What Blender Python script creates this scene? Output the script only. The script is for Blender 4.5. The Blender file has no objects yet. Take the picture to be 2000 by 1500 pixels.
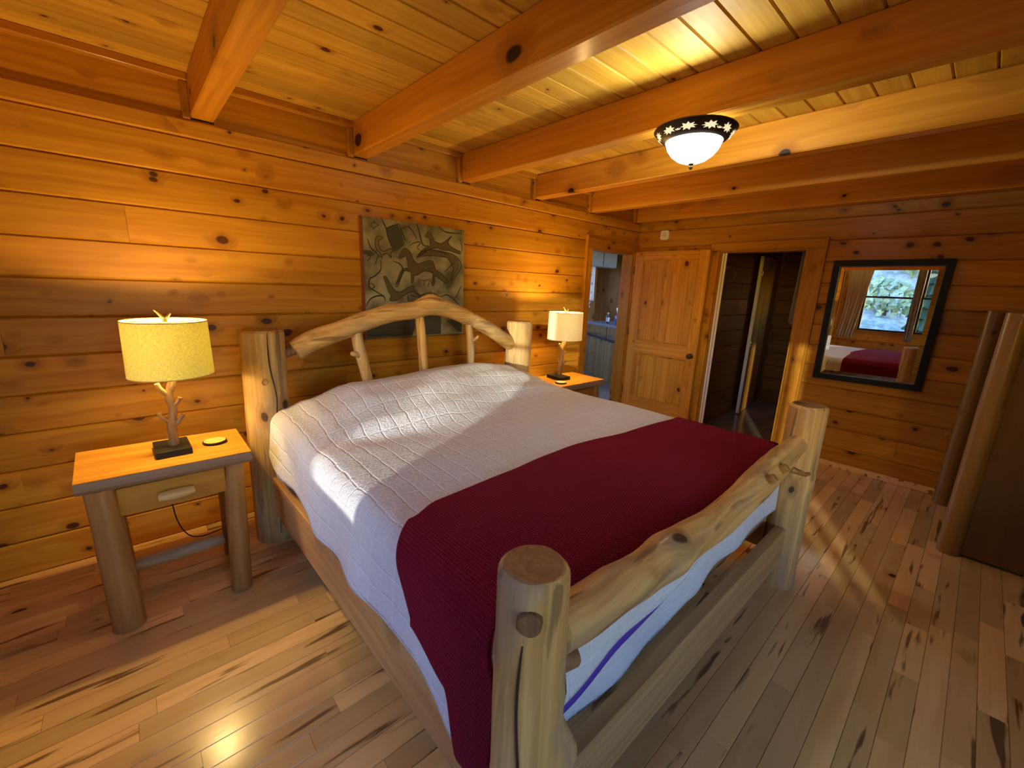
import bpy, bmesh, math, random
from mathutils import Vector, Matrix, noise
random.seed(7)
SC = bpy.context.scene
COL = SC.collection
PI = math.pi

# ------------------------------------------------------------------ camera
F_PX = 822.288                      # focal length for a 2000 px wide frame
RX = Vector((0.74417446, -0.66682623, 0.03933376))
DN = Vector((-0.12203651, -0.19361301, -0.97345832))
FW = Vector((0.65674307, 0.71962266, -0.225459))
EYE = Vector((0.0, 0.0, 1.55))
cd = bpy.data.cameras.new('camera')
cd.sensor_width = 36.0
cd.lens = F_PX / 2000.0 * 36.0
cd.clip_start = 0.02
cam = bpy.data.objects.new('camera', cd)
COL.objects.link(cam)
m = Matrix.Identity(4)
for i in range(3):
    m[i][0] = RX[i]; m[i][1] = -DN[i]; m[i][2] = -FW[i]; m[i][3] = EYE[i]
cam.matrix_world = m
SC.camera = cam

# ------------------------------------------------------------------ world, sun, exposure
SC.view_settings.view_transform = 'Standard'
SC.view_settings.look = 'None'
SC.view_settings.gamma = 1.0
SC.view_settings.use_curve_mapping = False
SC.view_settings.exposure = 0.0
SC.cycles.max_bounces = 10
SC.cycles.diffuse_bounces = 5
SC.cycles.glossy_bounces = 4
SC.cycles.transmission_bounces = 6
SC.cycles.transparent_max_bounces = 12
SC.cycles.sample_clamp_indirect = 6.0
SC.cycles.caustics_reflective = False
SC.cycles.caustics_refractive = False
SC.cycles.use_denoising = True
SKY = 2.6
w = bpy.data.worlds.new('world')
SC.world = w
w.use_nodes = True
nt = w.node_tree
bg = nt.nodes['Background']
sk = nt.nodes.new('ShaderNodeTexSky')
sk.sky_type = 'NISHITA'
sk.sun_disc = False
sk.sun_elevation = math.radians(9)
sk.sun_rotation = math.radians(243)
hs = nt.nodes.new('ShaderNodeHueSaturation')
hs.inputs['Saturation'].default_value = 1.25
nt.links.new(sk.outputs[0], hs.inputs['Color'])
tint = nt.nodes.new('ShaderNodeMix')                    # the picture is balanced for lamplight, so daylight is blue
tint.data_type = 'RGBA'; tint.blend_type = 'MULTIPLY'
tint.inputs[0].default_value = 1.0
tint.inputs[7].default_value = (0.70, 0.78, 1.30, 1.0)
nt.links.new(hs.outputs[0], tint.inputs[6])
nt.links.new(tint.outputs[2], bg.inputs['Color'])
sk.dust_density = 0.3
bg.inputs['Strength'].default_value = SKY
SUN_DIR = Vector((1.0, 0.505, -0.14)).normalized()      # the way the low sun's light travels
sl = bpy.data.lights.new('sun', 'SUN')
sl.energy = 4.5
sl.angle = math.radians(0.6)
sl.color = (1.0, 0.95, 0.86)
so = bpy.data.objects.new('sun', sl)
COL.objects.link(so)
so.rotation_euler = SUN_DIR.to_track_quat('-Z', 'Y').to_euler()
NIGHT_W = 50.0                      # bedside lamp bulb
CEIL_W = 30.0                       # ceiling lamp bulb

# ------------------------------------------------------------------ helpers
OFF = {}


def link(name, me, parent=None, loc=None):
    o = bpy.data.objects.new(name, me)
    COL.objects.link(o)
    base = Vector(loc) if loc is not None else Vector((0, 0, 0))
    if parent is not None:
        o.parent = parent
        o.location = base - OFF[parent.name] if loc is not None else Vector((0, 0, 0))
        OFF[o.name] = base if loc is not None else OFF[parent.name]
    else:
        o.location = base
        OFF[o.name] = base
    return o


def thing(name, label, cat, loc=(0, 0, 0), group=None, kind=None):
    o = link(name, None, None, loc)
    o.empty_display_size = 0.1
    tag(o, label, cat, group, kind)
    return o


def tag(o, label=None, cat=None, group=None, kind=None):
    if label: o['label'] = label
    if cat: o['category'] = cat
    if group: o['group'] = group
    if kind: o['kind'] = kind
    return o


class MB:
    """collects world-space geometry for ONE mesh"""

    def __init__(s):
        s.v = []; s.f = []; s.uv = None

    def box(s, x0, x1, y0, y1, z0, z1, b=0.0):
        if b <= 0:
            n = len(s.v)
            s.v += [(x0, y0, z0), (x1, y0, z0), (x1, y1, z0), (x0, y1, z0), (x0, y0, z1), (x1, y0, z1), (x1, y1, z1), (x0, y1, z1)]
            s.f += [tuple(n + i for i in q) for q in ((3, 2, 1, 0), (4, 5, 6, 7), (0, 1, 5, 4), (1, 2, 6, 5), (2, 3, 7, 6), (3, 0, 4, 7))]
        else:
            bm = bmesh.new()
            bmesh.ops.create_cube(bm, size=1.0)
            for v in bm.verts:
                v.co = Vector(((x0 + x1) / 2 + v.co.x * (x1 - x0), (y0 + y1) / 2 + v.co.y * (y1 - y0), (z0 + z1) / 2 + v.co.z * (z1 - z0)))
            bmesh.ops.bevel(bm, geom=bm.edges[:], offset=b, segments=1, affect='EDGES')
            s.bm(bm)
        return s

    def bm(s, bm, mat=None):
        n = len(s.v)
        bm.verts.index_update()
        s.v += [tuple((mat @ v.co) if mat else v.co) for v in bm.verts]
        s.f += [tuple(n + v.index for v in f.verts) for f in bm.faces]
        bm.free()

    def prism(s, prof, a0, a1, fn):
        """closed profile [(p,q)] swept from a0 to a1; fn(a,p,q) gives the point"""
        n = len(s.v); k = len(prof)
        for a in (a0, a1):
            s.v += [tuple(fn(a, p, q)) for p, q in prof]
        for i in range(k):
            j = (i + 1) % k
            s.f.append((n + i, n + j, n + k + j, n + k + i))
        s.f.append(tuple(n + i for i in range(k))[::-1])
        s.f.append(tuple(n + k + i for i in range(k)))
        return s

    def lathe(s, prof, c, segs=32, ax=None):
        """prof [(r,h)] turned about a vertical axis through c"""
        n = len(s.v); k = len(prof)
        for i in range(segs):
            a = 2 * PI * i / segs
            for r, h in prof:
                s.v.append((c[0] + r * math.cos(a), c[1] + r * math.sin(a), c[2] + h))
        for i in range(segs):
            j = (i + 1) % segs
            for q in range(k - 1):
                s.f.append((n + i * k + q, n + j * k + q, n + j * k + q + 1, n + i * k + q + 1))
        if prof[0][0] > 1e-5:
            s.f.append(tuple(n + i * k for i in range(segs))[::-1])
        if prof[-1][0] > 1e-5:
            s.f.append(tuple(n + i * k + k - 1 for i in range(segs)))
        return s

    def tube(s, pts, rad, segs=12, rough=0.0, freq=6.0, seed=0.0, knots=(), dome=0.0, ext=1):
        """log or twig: a tube of radius rad[i] along pts, with uneven skin; knots (i_float, angle, height, width)"""
        P = [Vector(p) for p in pts]
        R = list(rad) if hasattr(rad, '__len__') else [rad] * len(P)
        if ext > 1:                                     # Catmull-Rom refinement
            Q = []; RR = []
            for i in range(len(P) - 1):
                p0 = P[max(i - 1, 0)]; p1 = P[i]; p2 = P[i + 1]; p3 = P[min(i + 2, len(P) - 1)]
                for k in range(ext):
                    t = k / ext
                    Q.append(0.5 * ((2 * p1) + (p2 - p0) * t + (2 * p0 - 5 * p1 + 4 * p2 - p3) * t * t + (3 * p1 - p0 - 3 * p2 + p3) * t ** 3))
                    RR.append(R[i] * (1 - t) + R[i + 1] * t)
            Q.append(P[-1]); RR.append(R[-1])
            P, R = Q, RR
        n = len(s.v); m_ = len(P)
        prev = None
        L = [0.0]
        for i in range(1, m_): L.append(L[-1] + (P[i] - P[i - 1]).length)
        for i in range(m_):
            d = (P[min(i + 1, m_ - 1)] - P[max(i - 1, 0)]).normalized()
            if prev is None:
                u = d.orthogonal().normalized()
                if abs(d.z) > 0.8:
                    u = (Vector((1, 0, 0)) - d * d.x).normalized()
                elif abs(d.z) < 0.8:
                    u = (Vector((0, 0, 1)) - d * d.z).normalized()
            else:
                u = (prev - d * prev.dot(d)).normalized()
            prev = u
            v = d.cross(u)
            for k in range(segs):
                a = 2 * PI * k / segs
                r = R[i]
                if rough:
                    q = Vector((math.cos(a) * 1.3, math.sin(a) * 1.3, L[i] * freq)) + Vector((seed, seed * 1.7, 0))
                    r *= 1 + rough * noise.noise(q) + rough * .4 * noise.noise(q * 2.7)
                for (kl, ka, kh, kw) in knots:
                    da = math.atan2(math.sin(a - ka), math.cos(a - ka)) * R[i]
                    dd = ((L[i] - kl) ** 2 + da * da) / (kw * kw)
                    r += kh * math.exp(-dd)
                s.v.append(tuple(P[i] + (u * math.cos(a) + v * math.sin(a)) * r))
        for i in range(m_ - 1):
            for k in range(segs):
                j = (k + 1) % segs
                s.f.append((n + i * segs + k, n + i * segs + j, n + (i + 1) * segs + j, n + (i + 1) * segs + k))
        for end, i in ((0, 0), (1, m_ - 1)):
            d = (P[min(i + 1, m_ - 1)] - P[max(i - 1, 0)]).normalized() * (1 if end else -1)
            ring = [n + i * segs + k for k in range(segs)]
            if dome:
                c = P[i] + d * dome * 0.8
                b = len(s.v)
                for k in ring:
                    q = Vector(s.v[k])
                    s.v.append(tuple(P[i] + (q - P[i]) * 0.87 + d * dome * 0.8))
                for k in range(segs):
                    j = (k + 1) % segs
                    s.f.append((ring[k], ring[j], b + j, b + k) if end else (ring[j], ring[k], b + k, b + j))
                ring = [b + k for k in range(segs)]
                s.v.append(tuple(c))
            else:
                s.v.append(tuple(P[i]))
            c = len(s.v) - 1
            for k in range(segs):
                j = (k + 1) % segs
                s.f.append((ring[k], ring[j], c) if end else (ring[j], ring[k], c))
        return s

    def poly(s, pts, th, nrm):
        """flat polygon (ordered 3-D points) given thickness th along nrm"""
        n = len(s.v); k = len(pts); nv = Vector(nrm) * th
        s.v += [tuple(p) for p in pts] + [tuple(Vector(p) + nv) for p in pts]
        s.f.append(tuple(n + k + i for i in range(k)))
        s.f.append(tuple(n + i for i in range(k))[::-1])
        for i in range(k):
            j = (i + 1) % k
            s.f.append((n + i, n + j, n + k + j, n + k + i))
        return s

    def mesh(s, name, mat, smooth=False, off=Vector((0, 0, 0))):
        me = bpy.data.meshes.new(name)
        me.from_pydata([(x - off[0], y - off[1], z - off[2]) for x, y, z in s.v], [], s.f)
        if mat is not None:
            me.materials.append(mat)
        if s.uv:
            uvl = me.uv_layers.new(name='uv')
            for lp in me.loops:
                uvl.data[lp.index].uv = s.uv[lp.vertex_index]
        bm = bmesh.new(); bm.from_mesh(me)
        bmesh.ops.recalc_face_normals(bm, faces=bm.faces)
        bm.to_mesh(me); bm.free()
        if smooth:
            me.polygons.foreach_set('use_smooth', [True] * len(me.polygons))
            if smooth != 'all':
                me.set_sharp_from_angle(angle=math.radians(smooth if smooth is not True else 40))
        me.update()
        return me

    def build(s, name, mat, parent=None, smooth=False, label=None, loc=None, kind=None):
        off = OFF[parent.name] if parent is not None else Vector((0, 0, 0))
        if loc is not None:
            off = Vector(loc)
        o = link(name, s.mesh(name, mat, smooth, off), parent, loc)
        if label: o['label'] = label
        if kind: o['kind'] = kind
        return o


def copy_tree(o, parent=None, shift=None):
    c = o.copy(); COL.objects.link(c)
    if parent is not None:
        c.parent = parent
    OFF[c.name] = OFF[o.name] + (shift or Vector((0, 0, 0)))
    for ch in list(o.children):
        copy_tree(ch, c, shift)
    return c


# ------------------------------------------------------------------ materials
def new_mat(name):
    mt = bpy.data.materials.new(name)
    mt.use_nodes = True
    t = mt.node_tree
    return mt, t, t.nodes['Principled BSDF']


def nd(t, typ, ins=None, **kw):
    n = t.nodes.new(typ)
    for k, v in kw.items():
        setattr(n, k, v)
    for k, v in (ins or {}).items():
        if isinstance(v, bpy.types.NodeSocket):
            t.links.new(v, n.inputs[k])
        else:
            n.inputs[k].default_value = v
    return n


def mth(t, op, a, b=None, c=None, clamp=False):
    n = t.nodes.new('ShaderNodeMath'); n.operation = op; n.use_clamp = clamp
    for i, v in enumerate((a, b, c)):
        if v is None: continue
        if isinstance(v, bpy.types.NodeSocket): t.links.new(v, n.inputs[i])
        else: n.inputs[i].default_value = v
    return n.outputs[0]


def sstep(t, x, lo, hi):
    n = nd(t, 'ShaderNodeMapRange', {0: x, 1: lo, 2: hi, 3: 0.0, 4: 1.0}, interpolation_type='SMOOTHSTEP')
    return n.outputs[0]


def mixc(t, fac, a, b, mode='MIX'):
    n = nd(t, 'ShaderNodeMix', data_type='RGBA', blend_type=mode)
    for idx, v in ((0, fac), (6, a), (7, b)):
        if isinstance(v, bpy.types.NodeSocket): t.links.new(v, n.inputs[idx])
        else: n.inputs[idx].default_value = v if idx == 0 else (*v, 1.0)
    return n.outputs[2]


def simple(name, col, rough=0.5, metal=0.0, spec=0.5, coat=0.0, emit=None, es=0.0):
    mt, t, p = new_mat(name)
    p.inputs['Base Color'].default_value = (*col, 1)
    p.inputs['Roughness'].default_value = rough
    p.inputs['Metallic'].default_value = metal
    p.inputs['Specular IOR Level'].default_value = spec
    p.inputs['Coat Weight'].default_value = coat
    if emit:
        p.inputs['Emission Color'].default_value = (*emit, 1)
        p.inputs['Emission Strength'].default_value = es
    return mt


def wood(name, light, mid, dark, axis='X', knots=0.35, kscale=6.5, rough=0.40, coat=0.09, grain=38.0, vary=0.18, streak=0.0, streakcol=(0.1, 0.05, 0.02), blot=0.0, blotcol=(.3, .3, .3), bump=0.08, kcol=(0.07, 0.018, 0.005), gs=0.75, crack=0.0, spec=0.22):
    mt, t, p = new_mat(name)
    tc = nd(t, 'ShaderNodeTexCoord')
    oi = nd(t, 'ShaderNodeObjectInfo')
    rv = nd(t, 'ShaderNodeVectorMath', {0: oi.outputs['Random']}, operation='SCALE')
    rv2 = nd(t, 'ShaderNodeCombineXYZ', {0: mth(t, 'MULTIPLY', oi.outputs['Random'], 37.3), 1: mth(t, 'MULTIPLY', oi.outputs['Random'], 11.7), 2: mth(t, 'MULTIPLY', oi.outputs['Random'], 53.1)})
    t.nodes.remove(rv)
    pos = nd(t, 'ShaderNodeVectorMath', {0: tc.outputs['Object'], 1: rv2.outputs[0]}, operation='ADD').outputs[0]
    sp = nd(t, 'ShaderNodeSeparateXYZ', {0: pos})
    o = {'X': (0, 1, 2), 'Y': (1, 0, 2), 'Z': (2, 0, 1)}[axis]
    A, U, V = (sp.outputs[i] for i in o)
    # knots
    wob = nd(t, 'ShaderNodeTexNoise', {'Vector': pos, 'Scale': 5.0, 'Detail': 1.0})
    cen = nd(t, 'ShaderNodeVectorMath', {0: wob.outputs['Color'], 1: (0.5, 0.5, 0.5)}, operation='SUBTRACT').outputs[0]
    wv = nd(t, 'ShaderNodeVectorMath', {0: cen}, operation='SCALE')
    wv.inputs['Scale'].default_value = 0.05
    kp0 = nd(t, 'ShaderNodeVectorMath', {0: pos, 1: wv.outputs[0]}, operation='ADD').outputs[0]
    ks = nd(t, 'ShaderNodeSeparateXYZ', {0: kp0})
    KA, KU, KV = (ks.outputs[i] for i in o)
    kp = nd(t, 'ShaderNodeCombineXYZ', {0: mth(t, 'MULTIPLY', KA, 0.72), 1: KU, 2: KV}).outputs[0]
    vo = nd(t, 'ShaderNodeTexVoronoi', {'Vector': kp, 'Scale': kscale}, voronoi_dimensions='3D', feature='F1')
    cs = nd(t, 'ShaderNodeSeparateColor', {0: vo.outputs['Color']})
    gate = mth(t, 'LESS_THAN', cs.outputs[0], knots)
    rk = mth(t, 'ADD', 0.055, mth(t, 'MULTIPLY', mth(t, 'MULTIPLY', cs.outputs[1], cs.outputs[1]), 0.15))
    rel = mth(t, 'DIVIDE', vo.outputs['Distance'], rk)
    kn = mth(t, 'MULTIPLY', mth(t, 'SUBTRACT', 1.0, sstep(t, rel, 0.75, 1.1)), gate)
    halo = mth(t, 'MULTIPLY', mth(t, 'SUBTRACT', 1.0, sstep(t, rel, 0.8, 3.2)), gate)
    # grain that bends around the knots
    bend = mth(t, 'MULTIPLY', halo, 0.028)
    low = nd(t, 'ShaderNodeTexNoise', {'Vector': nd(t, 'ShaderNodeCombineXYZ', {0: mth(t, 'MULTIPLY', A, 1.1), 1: mth(t, 'MULTIPLY', U, 4.0), 2: mth(t, 'MULTIPLY', V, 4.0)}).outputs[0], 'Scale': 1.0, 'Detail': 2.0})
    drift = mth(t, 'MULTIPLY', mth(t, 'SUBTRACT', low.outputs['Fac'], 0.5), 0.09)
    gv = nd(t, 'ShaderNodeCombineXYZ', {0: mth(t, 'MULTIPLY', A, gs), 1: mth(t, 'MULTIPLY', mth(t, 'ADD', mth(t, 'ADD', U, bend), drift), grain), 2: mth(t, 'MULTIPLY', mth(t, 'ADD', mth(t, 'ADD', V, bend), drift), grain)}).outputs[0]
    gn = nd(t, 'ShaderNodeTexNoise', {'Vector': gv, 'Scale': 1.0, 'Detail': 4.0, 'Roughness': 0.6})
    g = sstep(t, gn.outputs['Fac'], 0.3, 0.72)
    c = mixc(t, g, light, mid)
    c = mixc(t, mth(t, 'MULTIPLY', sstep(t, low.outputs['Fac'], 0.5, 0.75), 0.55), c, mid)
    c = mixc(t, mth(t, 'MULTIPLY', halo, 0.5), c, dark)
    if streak > 0:
        sv = nd(t, 'ShaderNodeCombineXYZ', {0: mth(t, 'MULTIPLY', A, 2.0), 1: mth(t, 'MULTIPLY', mth(t, 'ADD', U, drift), 22.0), 2: mth(t, 'MULTIPLY', V, 22.0)}).outputs[0]
        sn = nd(t, 'ShaderNodeTexNoise', {'Vector': sv, 'Scale': 1.0, 'Detail': 3.0})
        c = mixc(t, mth(t, 'MULTIPLY', sstep(t, sn.outputs['Fac'], 0.60, 0.68), streak), c, streakcol)
    if blot > 0:
        bn = nd(t, 'ShaderNodeTexNoise', {'Vector': nd(t, 'ShaderNodeCombineXYZ', {0: mth(t, 'MULTIPLY', A, 1.6), 1: mth(t, 'MULTIPLY', U, 9.0), 2: mth(t, 'MULTIPLY', V, 9.0)}).outputs[0], 'Scale': 1.4, 'Detail': 3.0})
        c = mixc(t, mth(t, 'MULTIPLY', sstep(t, bn.outputs['Fac'], 0.48, 0.66), blot), c, blotcol)
    if crack > 0:
        cv = nd(t, 'ShaderNodeCombineXYZ', {0: mth(t, 'MULTIPLY', A, 0.45), 1: mth(t, 'MULTIPLY', U, 9.0), 2: mth(t, 'MULTIPLY', V, 9.0)}).outputs[0]
        cn = nd(t, 'ShaderNodeTexNoise', {'Vector': cv, 'Scale': 1.0, 'Detail': 0.0})
        ck = mth(t, 'SUBTRACT', 1.0, sstep(t, mth(t, 'ABSOLUTE', mth(t, 'SUBTRACT', cn.outputs['Fac'], 0.56)), 0.0, 0.005))
        c = mixc(t, mth(t, 'MULTIPLY', ck, crack), c, kcol)
    c = mixc(t, kn, c, kcol)
    hsv = nd(t, 'ShaderNodeHueSaturation', {'Color': c})
    t.links.new(mth(t, 'ADD', 1.0 - vary, mth(t, 'MULTIPLY', oi.outputs['Random'], 2 * vary)), hsv.inputs['Value'])
    t.links.new(hsv.outputs[0], p.inputs['Base Color'])
    p.inputs['Roughness'].default_value = rough
    p.inputs['Coat Weight'].default_value = coat
    p.inputs['Coat Roughness'].default_value = 0.18
    p.inputs['Specular IOR Level'].default_value = spec
    bp = nd(t, 'ShaderNodeBump', {'Height': gn.outputs['Fac'], 'Strength': bump, 'Distance': 0.01})
    t.links.new(bp.outputs[0], p.inputs['Normal'])
    return mt


PINE = ((0.56, 0.262, 0.019), (0.41, 0.158, 0.009), (0.20, 0.06, 0.005))
M = {}
M['pine_x'] = wood('pine_x', *PINE, axis='X', knots=0.92, kscale=8.6, grain=30)
M['pine_y'] = wood('pine_y', *PINE, axis='Y', knots=0.92, kscale=8.6, grain=30)
M['pine_z'] = wood('pine_z', *PINE, axis='Z', knots=0.92, kscale=8.6, grain=30)
M['ceil_x'] = wood('ceiling_pine', (0.64, 0.37, 0.045), (0.50, 0.26, 0.024), (0.28, 0.10, 0.010), axis='X', knots=0.6, kscale=9.0, grain=34, rough=0.62, coat=0.0)
M['beam'] = wood('beam_fir', (0.70, 0.30, 0.026), (0.56, 0.215, 0.014), (0.22, 0.055, 0.006), axis='Y', knots=0.75, kscale=4.6, grain=40, vary=0.08, rough=0.45, coat=0.1, kcol=(0.035, 0.014, 0.008))
M['door_z'] = wood('door_pine', (0.66, 0.32, 0.040), (0.46, 0.175, 0.016), (0.22, 0.06, 0.007), axis='Z', knots=0.5, kscale=8.0, grain=55, vary=0.10)
M['door_y'] = wood('door_rail_pine', (0.66, 0.32, 0.040), (0.46, 0.175, 0.016), (0.22, 0.06, 0.007), axis='Y', knots=0.4, kscale=7.0, grain=55, vary=0.10)
M['floor'] = wood('floor_maple', (0.86, 0.58, 0.21), (0.74, 0.46, 0.15), (0.44, 0.225, 0.06), axis='X', knots=0.22, kscale=8.0, grain=16, rough=0.24, coat=0.4, vary=0.24, streak=0.9, streakcol=(0.16, 0.08, 0.03), kcol=(0.06, 0.03, 0.014), bump=0.03, gs=1.6, spec=0.5)
LOG = ((0.66, 0.435, 0.155), (0.42, 0.24, 0.072), (0.17, 0.085, 0.035))
for a in 'XYZ':
    M['log_' + a] = wood('peeled_log_' + a, *LOG, axis=a, knots=0.3, kscale=8.0, grain=46, rough=0.52, coat=0.06, vary=0.08, blot=0.6, blotcol=(0.34, 0.26, 0.165), bump=0.4, streak=0.8, streakcol=(0.20, 0.11, 0.045), kcol=(0.07, 0.035, 0.018), crack=0.0)
M['log_dark'] = wood('darkened_log', (0.34, 0.19, 0.05), (0.25, 0.125, 0.028), (0.14, 0.05, 0.015), axis='Z', knots=0.4, kscale=7.0, grain=26, rough=0.4, coat=0.2, bump=0.15)  # on the wardrobe, the dimness of the right side is put into this colour
M['rail_y'] = wood('bed_rail_pine', (0.60, 0.36, 0.13), (0.45, 0.23, 0.07), (0.2, 0.08, 0.025), axis='Y', knots=0.3, kscale=4.5, grain=30, rough=0.4)
M['rail_x'] = wood('bed_foot_pine', (0.60, 0.36, 0.13), (0.45, 0.23, 0.07), (0.2, 0.08, 0.025), axis='X', knots=0.25, kscale=4.5, grain=30, rough=0.4)
M['table_x'] = wood('table_pine', (0.52, 0.25, 0.030), (0.40, 0.165, 0.016), (0.2, 0.065, 0.010), axis='X', knots=0.28, kscale=5.0, grain=34, rough=0.38)
M['table_z'] = wood('table_leg_log', (0.44, 0.225, 0.06), (0.31, 0.135, 0.03), (0.14, 0.055, 0.014), axis='Z', knots=0.25, kscale=7.0, grain=24, rough=0.4, bump=0.12)
M['edge'] = wood('live_edge', (0.34, 0.22, 0.12), (0.22, 0.13, 0.07), (0.1, 0.05, 0.03), axis='X', knots=0.2, kscale=8.0, grain=18, rough=0.6, coat=0.0, bump=0.3)
M['panel_brown'] = wood('brown_panel', (0.20, 0.092, 0.024), (0.15, 0.064, 0.016), (0.08, 0.03, 0.008), axis='Z', knots=0.1, kscale=6.0, grain=20, rough=0.5)
M['kitchen_z'] = wood('kitchen_pine', (0.42, 0.235, 0.085), (0.30, 0.15, 0.05), (0.14, 0.06, 0.02), axis='Z', knots=0.4, kscale=7.0, grain=30, rough=0.45)
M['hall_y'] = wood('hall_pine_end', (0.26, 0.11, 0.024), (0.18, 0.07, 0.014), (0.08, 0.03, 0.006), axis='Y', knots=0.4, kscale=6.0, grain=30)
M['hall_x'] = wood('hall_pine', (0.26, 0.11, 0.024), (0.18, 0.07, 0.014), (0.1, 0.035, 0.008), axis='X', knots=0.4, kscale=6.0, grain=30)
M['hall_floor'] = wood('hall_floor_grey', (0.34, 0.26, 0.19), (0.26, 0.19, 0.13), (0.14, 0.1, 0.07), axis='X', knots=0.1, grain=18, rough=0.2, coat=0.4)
M['black'] = simple('black_lacquer', (0.010, 0.009, 0.008), 0.45, spec=0.2)
M['bronze'] = simple('oiled_bronze', (0.045, 0.030, 0.020), 0.38, 0.6)
M['brass'] = simple('aged_brass', (0.10, 0.075, 0.045), 0.35, 0.9)
M['steel'] = simple('steel', (0.55, 0.55, 0.56), 0.3, 1.0)
M['white'] = simple('white_plastic', (0.78, 0.76, 0.70), 0.4)
M['dark_gap'] = simple('shadow_gap', (0.03, 0.012, 0.004), 0.8)
M['cord'] = simple('cord', (0.03, 0.015, 0.008), 0.5)
M['bark_cast'] = wood('cast_branch', (0.30, 0.17, 0.065), (0.14, 0.072, 0.03), (0.06, 0.03, 0.015), axis='Z', knots=0.0, grain=40, rough=0.45, bump=0.4)
M['cork'] = simple('coaster_top', (0.60, 0.42, 0.12), 0.6)
M['endgrain'] = wood('end_grain', (0.40, 0.22, 0.085), (0.27, 0.14, 0.05), (0.12, 0.06, 0.02), axis='Z', knots=0.2, kscale=9.0, grain=60, rough=.5, coat=0.1)
M['knot_wood'] = wood('knot_wood', (0.22, 0.125, 0.055), (0.13, 0.07, 0.03), (0.06, 0.03, 0.012), axis='Z', knots=0.3, kscale=30.0, grain=60, rough=.5, coat=0.05)
M['purple'] = simple('purple_sheet', (0.10, 0.045, 0.40), 0.8)
M['foot'] = simple('dark_brown_foot', (0.035, 0.012, 0.006), 0.35)
M['curtain'] = simple('beige_curtain', (0.52, 0.42, 0.28), 0.9)


def mirror_mat():
    mt, t, p = new_mat('mirror_glass')
    p.inputs['Base Color'].default_value = (0.9, 0.92, 0.92, 1)
    p.inputs['Metallic'].default_value = 1.0
    p.inputs['Roughness'].default_value = 0.0
    return mt


M['mirror'] = mirror_mat()


def pane_mat():
    mt, t, p = new_mat('window_glass')
    t.nodes.remove(p)
    out = t.nodes['Material Output']
    tr = nd(t, 'ShaderNodeBsdfTransparent', {'Color': (0.95, 0.97, 0.97, 1)})
    gl = nd(t, 'ShaderNodeBsdfGlossy', {'Roughness': 0.0})
    fr = nd(t, 'ShaderNodeFresnel', {'IOR': 1.45})
    mx = nd(t, 'ShaderNodeMixShader', {0: fr.outputs[0], 1: tr.outputs[0], 2: gl.outputs[0]})
    t.links.new(mx.outputs[0], out.inputs['Surface'])
    return mt


M['pane'] = pane_mat()


def shade_mat(name='linen_shade', ca=(0.66, 0.58, 0.15), cb=(0.93, 0.93, 0.32)):
    mt, t, p = new_mat(name)
    out = t.nodes['Material Output']
    tc = nd(t, 'ShaderNodeTexCoord')
    sp = nd(t, 'ShaderNodeSeparateXYZ', {0: tc.outputs['Object']})
    ang = mth(t, 'MULTIPLY', mth(t, 'ARCTAN2', sp.outputs[1], sp.outputs[0]), 0.163)
    a = nd(t, 'ShaderNodeTexNoise', {'Vector': nd(t, 'ShaderNodeCombineXYZ', {0: mth(t, 'MULTIPLY', ang, 60.0), 1: mth(t, 'MULTIPLY', sp.outputs[2], 700.0)}).outputs[0], 'Scale': 1.0, 'Detail': 2.0}, noise_dimensions='2D')
    b = nd(t, 'ShaderNodeTexNoise', {'Vector': nd(t, 'ShaderNodeCombineXYZ', {0: mth(t, 'MULTIPLY', ang, 700.0), 1: mth(t, 'MULTIPLY', sp.outputs[2], 60.0)}).outputs[0], 'Scale': 1.0, 'Detail': 2.0}, noise_dimensions='2D')
    th = mth(t, 'MULTIPLY', mth(t, 'ADD', a.outputs['Fac'], b.outputs['Fac']), 0.5)
    col = mixc(t, sstep(t, th, 0.36, 0.62), ca, cb)
    df = nd(t, 'ShaderNodeBsdfDiffuse', {'Color': col})
    tl = nd(t, 'ShaderNodeBsdfTranslucent', {'Color': col})
    mx = nd(t, 'ShaderNodeMixShader', {0: 0.22, 1: df.outputs[0], 2: tl.outputs[0]})
    t.links.new(mx.outputs[0], out.inputs['Surface'])
    t.nodes.remove(p)
    return mt


M['shade'] = shade_mat()
M['shade_pale'] = shade_mat('linen_shade_paler_lit', (0.80, 0.74, 0.56), (0.96, 0.93, 0.80))  # same linen as the left lamp; its brighter lit look is put into the colour


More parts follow.
